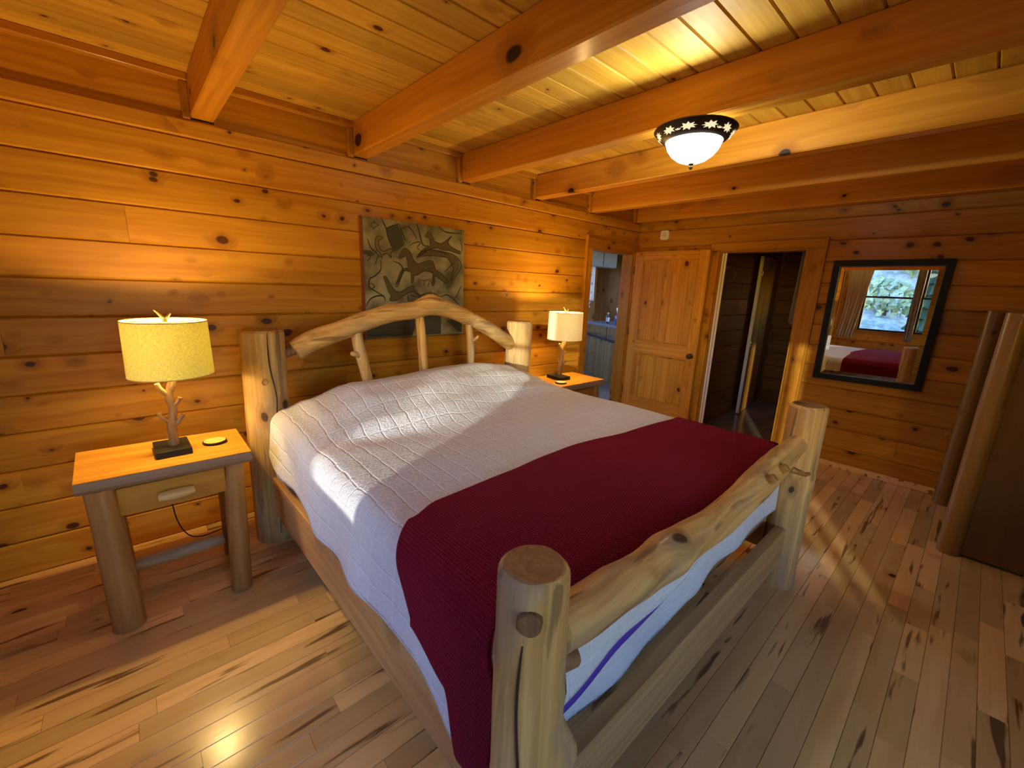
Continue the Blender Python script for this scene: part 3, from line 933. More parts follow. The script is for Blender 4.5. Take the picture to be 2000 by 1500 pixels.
MB().lathe([(0, 0), (.10, 0), (.12, .035), (.125, .035), (.105, -.0), (0, .008)], c0, 24).build('bowl', M['black'], cr, smooth=True)
mb = MB().tube([c0 + Vector((-.11, .03, .03)), c0 + Vector((-.25, .06, .055))], .010, 8, dome=.006); mb.build('handle', M['black'], cr, smooth=True)
# hanging printed cloth at the kitchen window and the wall cabinet above
c0 = Vector((6.55, 4.98, 0))
cab = thing('wall_cabinet', 'blue grey wall cabinet high above the kitchen counter', 'cabinet', (6.7, 5.2, 1.96))
MB().box(6.3, 7.2, 5.0, 5.3, 1.97, 2.449, .006).build('body', simple('grey_paint', (0.22, 0.25, 0.28), .4), cab)
MB().box(6.32, 6.74, 4.985, 4.999, 1.99, 2.42, .004).build('door', simple('grey_paint2', (0.25, 0.28, 0.31), .4), cab)
MB().box(6.76, 7.18, 4.985, 4.999, 1.99, 2.42, .004).build('door', bpy.data.materials['grey_paint2'], cab)
o = thing('printed_towel', 'white cloth with a dark leaf print hanging under the kitchen cabinet', 'towel', (6.50, 5.02, 1.96))
mb = MB()
for j in range(13):
    for i in range(9):
        t = i / 8; u = j / 12
        mb.v.append((6.40 + .15 * t, 5.05 - .05 * t + .012 * math.sin(t * 9 + u), 1.965 - .62 * u))
for j in range(12):
    for i in range(8):
        a = j * 9 + i; mb.f.append((a, a + 1, a + 10, a + 9))
q = mb.build('cloth', M['white'], o, smooth='all'); md = q.modifiers.new('thick', 'SOLIDIFY'); md.thickness = .004
for zz, ss in ((1.66, .045), (1.50, .03), (1.82, .028)):
    mb = MB(); pts = []
    for k in range(16):
        a = 2 * PI * k / 16; r = ss * (1 if k % 2 else .45)
        pts.append((6.475 + r * math.cos(a) * .8, 5.014 - .25 * r * math.cos(a), zz + r * math.sin(a)))
    mb.poly(pts, .002, (0, -1, 0)); mb.build('leaf_print', M['ink_d'], o)
o = thing('cup_hook', 'curved white hook below the printed kitchen cloth', 'hook', (6.5, 5.0, 1.28))
mb = MB().tube([(6.46 + .045 * math.cos(a), 5.0, 1.275 + .045 * math.sin(a)) for a in [PI * .35 + PI * 1.3 * k / 14 for k in range(15)]], [.003 + .011 * math.sin(PI * k / 14) for k in range(15)], 10)
mb.build('crescent', M['white'], o, smooth=True)
mb = MB().tube([(6.50, 5.0, 1.31), (6.49, 5.02, 1.345)], .003, 6); mb.build('thread', M['steel'], o)
kl = bpy.data.lights.new('kitchen_window', 'AREA'); kl.shape = 'RECTANGLE'; kl.size = 1.0; kl.size_y = .8
kl.cycles.is_portal = True
ko = bpy.data.objects.new('kitchen_portal', kl); COL.objects.link(ko); ko.location = (7.45, KY1 + .12, 1.6); ko.rotation_euler = (-PI / 2, 0, 0)

# --- windows of the bedroom


def window(name, label, axis, pos, out, a0, a1, z0, z1):
    """double-hung window; out = sign of the outward direction along the wall normal"""
    def bx(u0, u1, v0, v1, d0, d1, b=.003):
        d0, d1 = sorted((pos + out * d0, pos + out * d1))
        return MB().box(u0, u1, d0, d1, v0, v1, b) if axis == 'x' else MB().box(d0, d1, u0, u1, v0, v1, b)
    mz = M['pine_z']; mx = M['pine_x'] if axis == 'x' else M['pine_y']
    mid = ((a0 + a1) / 2)
    t = thing(name, label, None, (mid, pos, z0) if axis == 'x' else (pos, mid, z0), kind='structure')
    bx(a0 - .07, a0 - .001, z0 - .001, z1 + .001, -.018, -.0005).build('casing_board', mz, t)
    bx(a1 + .001, a1 + .07, z0 - .001, z1 + .001, -.018, -.0005).build('casing_board', mz, t)
    bx(a0 - .07, a1 + .07, z1 + .002, z1 + .085, -.02, -.0005).build('head_casing', mx, t)
    bx(a0 - .09, a1 + .09, z0 - .035, z0 - .003, -.05, -.0005).build('sill', mx, t)
    for u0, u1 in ((a0 + .0005, a0 + .022), (a1 - .022, a1 - .0005)):
        bx(u0, u1, z0 + .001, z1 - .001, .001, .14).build('jamb', mz, t)
    bx(a0 + .022, a1 - .022, z1 - .022, z1 - .001, .001, .14).build('jamb', mx, t)
    bx(a0 + .022, a1 - .022, z0 + .001, z0 + .02, .001, .14).build('jamb', mx, t)
    zm = (z0 + z1) / 2 + .03
    for (v0, v1, dd) in (((z0 + .021, zm + .02, .05), (zm - .015, z1 - .023, .085)) if z0 > .7 else ((z0 + .021, z1 - .023, .07),)):
        s0, s1 = a0 + .0225, a1 - .0225
        fr = bx(s0, s0 + .035, v0, v1, dd, dd + .03).build('sash', M['bronze'], t)
        for q in ((s1 - .035, s1, v0, v1), (s0 + .035, s1 - .035, v0, v0 + .035), (s0 + .035, s1 - .035, v1 - .035, v1)):
            bx(*q, dd, dd + .03).build('sash_rail', M['bronze'], fr)
        bx(s0 + .035, s1 - .035, v0 + .035, v1 - .035, dd + .013, dd + .017, 0).build('pane', M['pane'], fr)
    pl = bpy.data.lights.new(name + '_portal', 'AREA'); pl.shape = 'RECTANGLE'; pl.size = a1 - a0; pl.size_y = z1 - z0
    pl.cycles.is_portal = True
    po = bpy.data.objects.new(name + '_portal', pl); COL.objects.link(po)
    if axis == 'x':
        po.location = (mid, pos + out * .16, (z0 + z1) / 2)
        nrm = Vector((0, -out, 0))
    else:
        po.location = (pos + out * .16, mid, (z0 + z1) / 2)
        nrm = Vector((-out, 0, 0))
    po.rotation_euler = nrm.to_track_quat('-Z', 'Y').to_euler()
    return t


wl = ['left wall window nearest the headboard, mostly curtained', 'left wall window reflected in the middle of the mirror', 'left wall window beside the mirrored foot post', 'tall narrow left wall window near the camera']
for k, (a0, a1, z0, z1) in enumerate(WINS):
    window('window_%d' % (k + 1), wl[k], 'y', X0, -1, a0, a1, z0, z1)
window('window_6', 'tall wide window in the wall behind the camera', 'x', Y0, -1, *WF[0])


def curtain(label, y0, y1, z0, z1, gather=1.0, x=X0 + .10, lean=0.0):
    t = thing('curtain', label, 'curtain', (x, (y0 + y1) / 2, z0), 'beige curtains by the bedroom windows')
    mb = MB(); nx, nz = 48, 16
    for j in range(nz + 1):
        u = j / nz
        for i in range(nx + 1):
            s = i / nx
            ww = (y1 - y0) * (1 - (1 - gather) * math.sin(PI * min(1, u * 1.25) / 2))
            yy = y0 + lean * u + s * ww
            mb.v.append((x + .022 * math.sin(s * 34) * (.5 + .5 * u) + .008 * math.sin(s * 13 + 4 * u), yy, z1 - (z1 - z0) * u))
    for j in range(nz):
        for i in range(nx):
            a = j * (nx + 1) + i
            mb.f.append((a, a + 1, a + nx + 2, a + nx + 1))
    q = mb.build('cloth', M['curtain'], t, smooth='all')
    md = q.modifiers.new('thick', 'SOLIDIFY'); md.thickness = .004
    mb = MB().tube([(x, min(y0, y1) + .002, z1 + .006), (x, max(y0, y1) - .002, z1 + .006)], .011, 10)
    mb.build('rod', M['bronze'], t, smooth=True)
    for yy in (y0 + .02, y1 - .02):
        MB().box(X0 + .0005, x + .006, yy - .006, yy + .006, z1 + .018, z1 + .030).build('bracket', M['bronze'], t)
    return t


curtain('wide beige curtain drawn across the window nearest the headboard', 2.16, 2.95, .80, 2.31)
curtain('beige curtain swept to the left in the mirror', 1.62, 2.06, .80, 2.31, .62, lean=.16)
curtain('narrow beige curtain right of the mirrored window', .87, .99, .80, 2.31, .9)
# the tall window near the camera: two closed curtains that leave slits of sun
curtain('beige curtain on the tall window, right of its sun slit', -2.44, -2.098, .48, 2.20, 1.0)
curtain('beige curtain in the middle of the tall window', -2.012, -1.946, .48, 2.20, 1.0)
curtain('beige curtain on the tall window, nearest the bed', -1.862, -1.60, .48, 2.20, 1.0)

# --- outdoors, glimpsed in the mirror: ground, hillside, shrubs, low metal roof; plus added sun-blocking conifers


def soil_mat(name, a, b, sc):
    mt, t, p = new_mat(name)
    tc = nd(t, 'ShaderNodeTexCoord')
    n1 = nd(t, 'ShaderNodeTexNoise', {'Vector': tc.outputs['Object'], 'Scale': sc, 'Detail': 8.0, 'Roughness': .7})
    t.links.new(mixc(t, sstep(t, n1.outputs['Fac'], .38, .62), a, b), p.inputs['Base Color'])
    p.inputs['Roughness'].default_value = .95
    return mt


mb = MB(); nx, ny = 44, 60
for j in range(ny + 1):
    for i in range(nx + 1):
        xx = -1.8 - 26 * (i / nx) ** 1.3; yy = -20 + 44 * j / ny
        r = max(0.0, (-xx - 5.5)) * .55 * max(0.0, min(1.0, (yy + 1.5) / 3.0))
        mb.v.append((xx, yy, -1.2 + r + .5 * noise.noise(Vector((xx * .4, yy * .4, 3))) * (1 if r > .3 else .15)))
for j in range(ny):
    for i in range(nx):
        a = j * (nx + 1) + i; mb.f.append((a, a + 1, a + nx + 2, a + nx + 1))
o = mb.build('hillside', soil_mat('hillside_scrub', (0.50, 0.50, 0.46), (0.22, 0.25, 0.15), 2.6), smooth='all', kind='structure')
tag(o, 'scrubby hillside outside, reflected in the mirror')
o = MB().box(-30, 30, -24, -2.75, -1.4, -1.2).build('ground', soil_mat('yard_grass', (0.16, 0.17, 0.08), (0.09, 0.11, 0.04), 3.0), kind='structure')
tag(o, 'yard outside the bedroom')
M['needle'] = soil_mat('needles', (0.03, 0.06, 0.022), (0.015, 0.03, 0.012), 9.0)
M['leafgreen'] = soil_mat('shrub_leaves', (0.42, 0.48, 0.26), (0.24, 0.30, 0.13), 8.0)
M['trunk'] = simple('tree_bark', (0.09, 0.06, 0.04), .9)


def added_conifer(x, y, r, h, label):  # trees added out of view to keep the low sun off the windows
    t = thing('added_conifer', label, 'tree', (x, y, -1.2), 'unseen conifers added outside the left wall')
    MB().tube([(x, y, -1.3), (x, y, -1.2 + h * .9)], [.14, .02], 10).build('trunk', M['trunk'], t)
    mb = MB(); lv = 13
    for k in range(lv):
        zb = -0.9 + (h - .6) * k / lv; rr = r * (1 - .80 * (k / lv) ** 1.6)
        n = len(mb.v); sg = 22
        for i in range(sg):
            a = 2 * PI * i / sg + k * .4
            q = rr * (1.0 if i % 2 else .70) * random.uniform(.88, 1.06)
            mb.v.append((x + q * math.cos(a), y + q * math.sin(a), zb - .10 * random.random()))
        mb.v.append((x, y, zb + h / lv * 1.9))
        for i in range(sg): mb.f.append((n + i, n + (i + 1) % sg, n + sg))
    mb.build('foliage', M['needle'], t)


added_conifer(-8.0, -1.92, .80, 6.2, 'tall unseen evergreen added to shade the middle window')
added_conifer(-8.4, -.35, .74, 5.8, 'unseen evergreen added as sun blocker, second from the low roof')
added_conifer(-8.1, 1.15, .7, 5.0, 'shorter added evergreen outside, nearest the low roof')


def shrub(x, y, z, r, label):
    t = thing('hillside_shrub', label, 'shrub', (x, y, z), 'shrubs on the hillside')
    MB().tube([(x, y, z - .2), (x, y, z + r)], [.05, .02], 8).build('stem', M['trunk'], t)
    mb = MB()
    for k in range(150):
        v = Vector((random.gauss(0, 1), random.gauss(0, 1), random.gauss(0, 1))).normalized() * r * random.uniform(.6, 1.0)
        c = Vector((x, y, z + r * .9)) + Vector((v.x, v.y, v.z * .8))
        u = Vector((random.gauss(0, 1), random.gauss(0, 1), random.gauss(0, 1))).normalized() * r * .20
        w_ = u.cross(Vector((random.random(), random.random(), .3))).normalized() * r * .14
        n = len(mb.v); mb.v += [tuple(c - u), tuple(c + w_), tuple(c + u), tuple(c - w_)]; mb.f.append((n, n + 1, n + 2, n + 3))
    mb.build('foliage', M['leafgreen'], t)


for (x, y, r, l) in ((-9.5, 2.3, .8, 'round pale green shrub above the low roof in the mirror'), (-11.6, 4.4, 1.0, 'large green shrub on the slope, left in the mirror'), (-12, 1.8, .9, 'green shrub high on the slope, right in the mirror')):
    shrub(x, y, -1.2 + (-x - 5.5) * .55, r, l)
roof = thing('shed_roof', 'low blue metal shed roof below the window, reflected in the mirror', 'roof', (-4.4, 2.4, -.4))
mr = simple('blue_metal', (0.16, 0.34, 0.55), .25, .3)
for k in range(9):
    y0 = 1.0 + .35 * k
    mb = MB(); mb.poly([(-3.6, y0, .05 + .0), (-5.2, y0, .70 - .0), (-5.2, y0 + .34, .70), (-3.6, y0 + .34, .05)], .02, (0, 0, 1)); mb.build('roof_panel', mr, roof)
    MB().tube([(-3.6, y0 + .345, .075), (-5.2, y0 + .345, .725)], .016, 6).build('seam', mr, roof)
MB().box(-5.25, -5.15, 1.0, 4.15, -1.19, .69).build('wall', M['trunk'], roof)
MB().box(-3.75, -3.65, 1.0, 4.15, -1.19, .05).build('wall', M['trunk'], roof)
MB().tube([(-5.22, 1.0, .74), (-5.22, 4.15, .74)], .035, 8).build('ridge_cap', simple('pale_metal', (.6, .62, .64), .3, .4), roof)

# ------------------------------------------------------------------ bed
bed = thing('log_bed', 'king bed of peeled logs with arched headboard and low log footboard', 'bed', (1.53, 1.6, 0))


def log_post(name, base, top, r0, r1, seed, knots, label=None, rough=.05, dome=.014):
    b = Vector(base); t_ = Vector(top)
    pts = [b.lerp(t_, k / 9) for k in range(10)]
    rad = [r0 + (r1 - r0) * (k / 9) ** .8 for k in range(10)]
    mb = MB().tube(pts, rad, 28, rough=rough, freq=1.6, seed=seed, knots=knots, dome=dome, ext=3)
    o = mb.build(name, M['log_Z'], bed, smooth=30, label=label)
    mb = MB(); n = 22
    ring = [(t_.x + r1 * .83 * (1 + .06 * noise.noise(Vector((math.cos(2 * PI * k / n) * 2, math.sin(2 * PI * k / n) * 2, seed)))) * math.cos(2 * PI * k / n),
             t_.y + r1 * .83 * (1 + .06 * noise.noise(Vector((math.cos(2 * PI * k / n) * 2, math.sin(2 * PI * k / n) * 2, seed)))) * math.sin(2 * PI * k / n), t_.z + dome * .8 - .002) for k in range(n)]
    mb.poly(ring, .0035, (0, 0, 1)); mb.build('sawn_top', M['endgrain'], o, label='brown sawn end grain')
    return o


def crack(post, pts, w_, name='drying_crack'):
    mb = MB().tube(pts, [w_ * .4] + [w_] * (len(pts) - 2) + [w_ * .4], 6, ext=3)
    mb.build(name, M['dark_gap'], post)


p1 = log_post('head_post', (.53, 2.68, .001), (.538, 2.68, 1.25), .118, .112, 1.3, [(.62, 3.9, .006, .05)], 'thick left head post with a long drying crack')
p2 = log_post('head_post', (2.50, 2.68, .001), (2.505, 2.68, 1.25), .118, .112, 5.1, [(.95, 3.6, .006, .04)], 'right head post')
p3 = log_post('foot_post', (.535, .492, .001), (.532, .497, 1.012), .088, .071, 8.7, [(.955, 3.83, .010, .034), (.74, 4.9, .010, .03), (.56, 5.6, .040, .055), (.42, 4.2, .006, .06)], 'near foot post with a round knot', rough=.07)
p4 = log_post('foot_post', (2.53, .51, .001), (2.532, .515, 1.01), .090, .086, 12.4, [(.62, 4.4, .012, .03)], 'far foot post', rough=.06)
# sawn knot faces and a slit
mb = MB().tube([(.487, .457, .955), (.4665, .4405, .957)], [.026, .024], 16, rough=.08, freq=40, dome=.004); mb.build('knot', M['knot_wood'], p3, smooth=40)
mb = MB().tube([(.57, .47, .78), (.625, .452, .782)], [.026, .024], 12, dome=.006); mb.build('tenon', M['knot_wood'], bed, smooth=40)
crack(p1, [(.540, 2.5655, 1.255), (.537, 2.5645, 1.145), (.541, 2.564, 1.045), (.556, 2.566, .941), (.560, 2.566, .852), (.540, 2.563, .674), (.532, 2.562, .519), (.530, 2.5615, .327), (.518, 2.562, .063)], .0035)
mb = MB().tube([(.510 + .014 * math.cos(a), 2.5675 - .002 * math.sin(a), .985 + .016 * math.sin(a)) for a in [2 * PI * k / 16 for k in range(17)]], .003, 6); mb.build('knot_ring', M['log_dark'], p1)
crack(p3, [(.468, .455, .90), (.464, .457, .83), (.463, .4575, .76), (.465, .4545, .68), (.470, .4485, .58), (.474, .443, .45)], .003)
# arched head log
A = [(.70, 2.66, 1.135), (.80, 2.655, 1.19), (.95, 2.65, 1.237), (1.10, 2.645, 1.290), (1.30, 2.64, 1.345), (1.47, 2.64, 1.365), (1.58, 2.64, 1.392), (1.72, 2.64, 1.372), (1.90, 2.645, 1.315), (2.10, 2.655, 1.232), (2.25, 2.665, 1.155), (2.40, 2.675, 1.07)]
mb = MB().tube(A, [.058, .06, .058, .060, .057, .058, .066, .060, .057, .056, .056, .055], 20, rough=.10, freq=5, seed=3.0, knots=[(.62, .3, .018, .03), (.95, 0.0, .02, .05), (.30, 3.6, .008, .03)], dome=.006, ext=4)
mb.build('arched_head_log', M['log_X'], bed, smooth=50)
mb = MB().tube([(.62, 2.67, 1.115), (.72, 2.66, 1.15)], [.030, .032], 14); mb.build('tenon', M['knot_wood'], bed, smooth=40)
mb = MB().tube([(1.14, 2.64, .80), (1.112, 2.635, .94), (1.082, 2.635, 1.08), (1.060, 2.64, 1.20), (1.056, 2.64, 1.27)], [.034, .035, .037, .033, .026], 14, rough=.10, freq=7, seed=9, ext=3)
mb.tube([(1.085, 2.63, 1.07), (1.035, 2.615, 1.095), (1.012, 2.61, 1.10)], [.020, .018, .014], 10, dome=.004)
mb.build('spindle', M['log_Z'], bed, smooth=50)
mb = MB().tube([(1.545, 2.64, .80), (1.535, 2.635, .95), (1.525, 2.635, 1.12), (1.518, 2.64, 1.25), (1.50, 2.64, 1.36)], [.033, .032, .033, .032, .026], 14, rough=.09, freq=7, seed=19, ext=3)
mb.build('spindle', M['log_Z'], bed, smooth=50)
mb = MB().tube([(1.955, 2.64, .80), (1.955, 2.635, .95), (1.952, 2.635, 1.10), (1.940, 2.64, 1.22), (1.93, 2.64, 1.30)], [.030, .030, .031, .028, .022], 14, rough=.10, freq=7, seed=29, ext=3)
mb.tube([(1.955, 2.63, 1.12), (1.985, 2.60, 1.15), (1.995, 2.595, 1.165)], [.014, .012, .008], 8, dome=.003)
mb.build('spindle', M['log_Z'], bed, smooth=50)
MB().box(.60, 2.44, 2.66, 2.70, .30, .52, .006).build('head_rail', M['rail_x'], bed)
# foot log, thick and knotty
Fp = [(.60, .495, .832), (.70, .496, .818), (.83, .498, .808), (1.00, .500, .788), (1.11, .501, .784), (1.22, .504, .774), (1.46, .507, .755), (1.72, .511, .761), (1.92, .514, .776), (2.06, .516, .788), (2.18, .518, .798), (2.31, .520, .808), (2.46, .522, .818)]
mb = MB().tube(Fp, [.052, .055, .059, .058, .066, .059, .057, .058, .064, .066, .060, .054, .050], 24, rough=.11, freq=4, seed=41, knots=[(.52, .6, .016, .05), (1.22, .2, .012, .04), (1.36, 1.1, .016, .022), (1.45, .2, .016, .022), (1.52, .9, .016, .02), (1.58, .0, .014, .03), (.30, .9, .008, .05)], dome=.006, ext=4)
ft = mb.build('foot_log', M['log_X'], bed, smooth=50)
mb = MB().tube([(2.20, .47, .775), (2.26, .42, .748), (2.285, .41, .75)], [.016, .011, .008], 8, dome=.003); mb.build('twig_stub', M['log_dark'], ft, smooth=50)
mb = MB().tube([(2.03, .468, .818), (2.034, .446, .836)], [.020, .017], 10, dome=.004); mb.build('twig_stub', M['log_dark'], ft, smooth=50)
mb = MB().tube([(1.88, .470, .812), (1.884, .448, .832)], [.019, .016], 10, dome=.004); mb.build('twig_stub', M['log_dark'], ft, smooth=50)
# side rails and foot rail
mb = MB()
mb.prism([(.19, 0), (.415, 0), (.42, .006), (.42, .05), (.19, .05)], .575, 2.58, lambda a, p, q: (.538 - (a - .575) * .018 + q, a, p)); mb.build('side_rail', M['rail_y'], bed)
mb = MB()
mb.prism([(.19, 0), (.415, 0), (.42, .006), (.42, .05), (.19, .05)], .59, 2.58, lambda a, p, q: (2.515 - q, a, p)); mb.build('side_rail', M['rail_y'], bed)
mb = MB()
mb.prism([(.165, 0), (.355, 0), (.36, .005), (.36, .05), (.165, .05)], .605, 2.45, lambda a, p, q: (a, .485 + q, p)); mb.build('foot_rail', M['rail_x'], bed)

MB().box(.60, 2.45, .60, 2.58, .33, .469, .004).build('slat_base', M['rail_x'], bed)
# mattress with purple sheet (a sliver of it shows at the foot)
mat_ = MB().box(.585, 2.46, .585, 2.60, .47, .765, .05).build('mattress', M['purple'], None, smooth=40)
tag(mat_, 'mattress in a purple sheet under the white quilt', 'mattress')

# ------------------------------------------------------------------ quilt
XL, XR, YF_, YH, ZT, RC = .515, 2.555, .560, 2.615, .785, .085


def interp(x, tab):
    if x <= tab[0][0]: return tab[0][1]
    for (a, b), (c, d) in zip(tab[:-1], tab[1:]):
        if x <= c:
            t = (x - a) / (c - a); t = t * t * (3 - 2 * t)
            return b + (d - b) * t
    return tab[-1][1]


PIL_X = [(.50, .0), (.60, .035), (.72, .085), (.96, .175), (1.25, .19), (1.5, .198), (1.95, .178), (2.2, .15), (2.36, .09), (2.47, .02), (2.55, .0)]
PIL_Y = [(1.85, 0.0), (1.98, .06), (2.12, .42), (2.28, .84), (2.42, 1.0), (2.52, .96), (2.62, .70)]


def top_z(x, y):
    z = ZT + interp(x, PIL_X) * interp(y - .06 * math.sin(x * 4.0) - .05 * (x - 1.5), PIL_Y)
    z -= .020 * math.exp(-((y - 1.93 + .10 * (x - .8)) / .09) ** 2) * math.exp(-((x - .95) / .45) ** 2)
    z += .007 * noise.noise(Vector((x * 2.2, y * 2.2, 1))) + .0035 * noise.noise(Vector((x * 6, y * 6, 5)))
    return z


def edge_curve(u, r, flare):
    """distance u over a rounded edge -> (outward, down)"""
    q = PI * r / 2
    if u <= q:
        a = u / r
        return (r * math.sin(a), r - r * math.cos(a))
    return (r + (u - q) * flare, r + (u - q))


def hem_left(y):
    return interp(y, [(.5, .40), (1.0, .475), (1.33, .455), (1.6, .465), (1.75, .47), (1.9, .505), (2.1, .525), (2.3, .50), (2.6, .55)]) + .006 * math.sin(y * 17)


def cloth(name, mat, y_head, y_foot, hemL, hemR, hemF, lift, backedge=None, nT=84, nY=96, nS=22, nF=20, flareL=.10, foot=True):
    """draped sheet over the mattress: top, left and right drops, foot drop"""
    mb = MB(); mb.uv = []
    cols = [('L', 1 - k / nS) for k in range(nS)] + [('T', k / nT) for k in range(nT + 1)] + [('R', (k + 1) / nS) for k in range(nS)]
    rows = [('T', k / nY) for k in range(nY + 1)] + ([('F', (k + 1) / nF) for k in range(nF)] if foot else [])
    idx = {}
    r = RC + lift
    for j, (rk, rv) in enumerate(rows):
        for i, (ck, cv) in enumerate(cols):
            if rk == 'F' and ck != 'T': continue
            # across
            if ck == 'T': x = XL + RC + (XR - XL - 2 * RC) * cv; us = 0
            elif ck == 'L': x = XL + RC
            else: x = XR - RC
            yb = backedge(x if ck == 'T' else (XL - .1 if ck == 'L' else XR + .1), ck, cv) if backedge else y_head
            yf = y_foot + RC
            if rk == 'T' and ck in 'LR': y = yb + (yf - RC * 1.02 * min(1, cv * 2.2) - yb) * rv
            elif rk == 'T': y = yb + (yf - yb) * rv
            else: y = yf
            z = top_z(x, y) + lift
            ux = x; vy = -y
            if ck in 'LR':
                hem = (hemL if ck == 'L' else hemR)(y)
                tot = max(.05, (z - hem) - r + PI * r / 2)
                u = cv * tot
                ou, dn = edge_curve(u, r, flareL if ck == 'L' else .06)
                rip = .010 * math.sin(y * 11 + 2 * noise.noise(Vector((y * 2, 1, 1)))) * max(0, u - .1) / .3
                x = x - (ou + rip) if ck == 'L' else x + ou + rip
                z = z - dn
                ux = ux - u if ck == 'L' else ux + u
            if rk == 'F':
                hem = hemF(x)
                tot = max(.03, (z - hem) - r + PI * r / 2) if hem < z - r else max(.02, PI * r / 2 * .9)
                u = rv * tot
                ou, dn = edge_curve(u, r, .0)
                rip = .008 * math.sin(x * 13 + 1) * max(0, u - .1) / .3
                y = y - ou - rip; z = z - dn
                vy = vy + u
            idx[(i, j)] = len(mb.v)
            mb.v.append((x, y, z)); mb.uv.append((ux, vy))
    for j in range(len(rows) - 1):
        for i in range(len(cols) - 1):
            q = [idx.get(k) for k in ((i, j), (i + 1, j), (i + 1, j + 1), (i, j + 1))]
            if None not in q: mb.f.append(tuple(q))
    o = mb.build(name, mat, None, smooth='all')
    return o


quilt = cloth('quilt', M['quilt'], YH, YF_, hem_left, lambda y: .46, lambda x: interp(x, [(.6, .375), (.8, .35), (1.28, .355), (1.5, .40), (1.9, .43), (2.4, .435)]) + .007 * math.sin(x * 19), 0.0)
md = quilt.modifiers.new('thick', 'SOLIDIFY'); md.thickness = .009; md.offset = -1
tag(quilt, 'white grid stitched quilt spread over the log bed and pillows', 'quilt')
# upper flap of the quilt at the foot, and the purple sheet showing under it
mb = MB(); mb.uv = []
nx, nz = 40, 10
fl_low = [(.6, .50), (.75, .505), (1.0, .55), (1.35, .555), (1.6, .62), (2.0, .66), (2.45, .66)]
for j in range(nz + 1):
    for i in range(nx + 1):
        x = .64 + 1.76 * i / nx; lo = interp(x, fl_low); u = j / nz
        z = .70 + (lo - .70) * u
        mb.v.append((x, YF_ - .012 - .008 * u - .004 * math.sin(x * 12 + 6 * u), z)); mb.uv.append((x, -z))
for j in range(nz):
    for i in range(nx):
        a = j * (nx + 1) + i; mb.f.append((a, a + 1, a + nx + 2, a + nx + 1))
o = mb.build('foot_fold', M['quilt'], quilt, smooth='all')
md = o.modifiers.new('thick', 'SOLIDIFY'); md.thickness = .006
mb = MB()
for i in range(31):
    x = .64 + .82 * i / 30; lo = interp(x, fl_low)
    wd = .055 * (1 - (i / 30) ** 2) + .002
    mb.v += [(x, YF_ - .0125, lo + .012), (x, YF_ - .0125, lo - wd)]
for i in range(30): mb.f.append((2 * i, 2 * i + 1, 2 * i + 3, 2 * i + 2))
o = mb.build('purple_sheet', M['purple'], None, smooth='all')
md = o.modifiers.new('thick', 'SOLIDIFY'); md.thickness = .003
tag(o, 'strip of purple sheet peeking out of the quilt at the bed foot', 'bed sheet')


# ------------------------------------------------------------------ burgundy blanket
def back_edge(x, ck, cv):
    if ck == 'L': return 1.135 - .19 * min(1, cv * 1.1)
    if ck == 'R': return 1.165
    return interp(x, [(.6, 1.135), (.75, 1.19), (1.0, 1.205), (1.5, 1.245), (2.0, 1.20), (2.47, 1.165)])


blk = cloth('blanket', M['blanket'], 1.2, YF_ + .004, lambda y: interp(y, [(.50, .47), (.60, .40), (.66, .40), (.75, .54), (.95, .575), (1.2, .58)]), lambda y: .55, lambda x: .735, .013, backedge=back_edge, nY=60, nF=10, flareL=.07)
md = blk.modifiers.new('thick', 'SOLIDIFY'); md.thickness = .010; md.offset = -1
tag(blk, 'burgundy waffle knit blanket folded across the foot of the bed', 'blanket')

# ------------------------------------------------------------------ night tables
TZ = .71


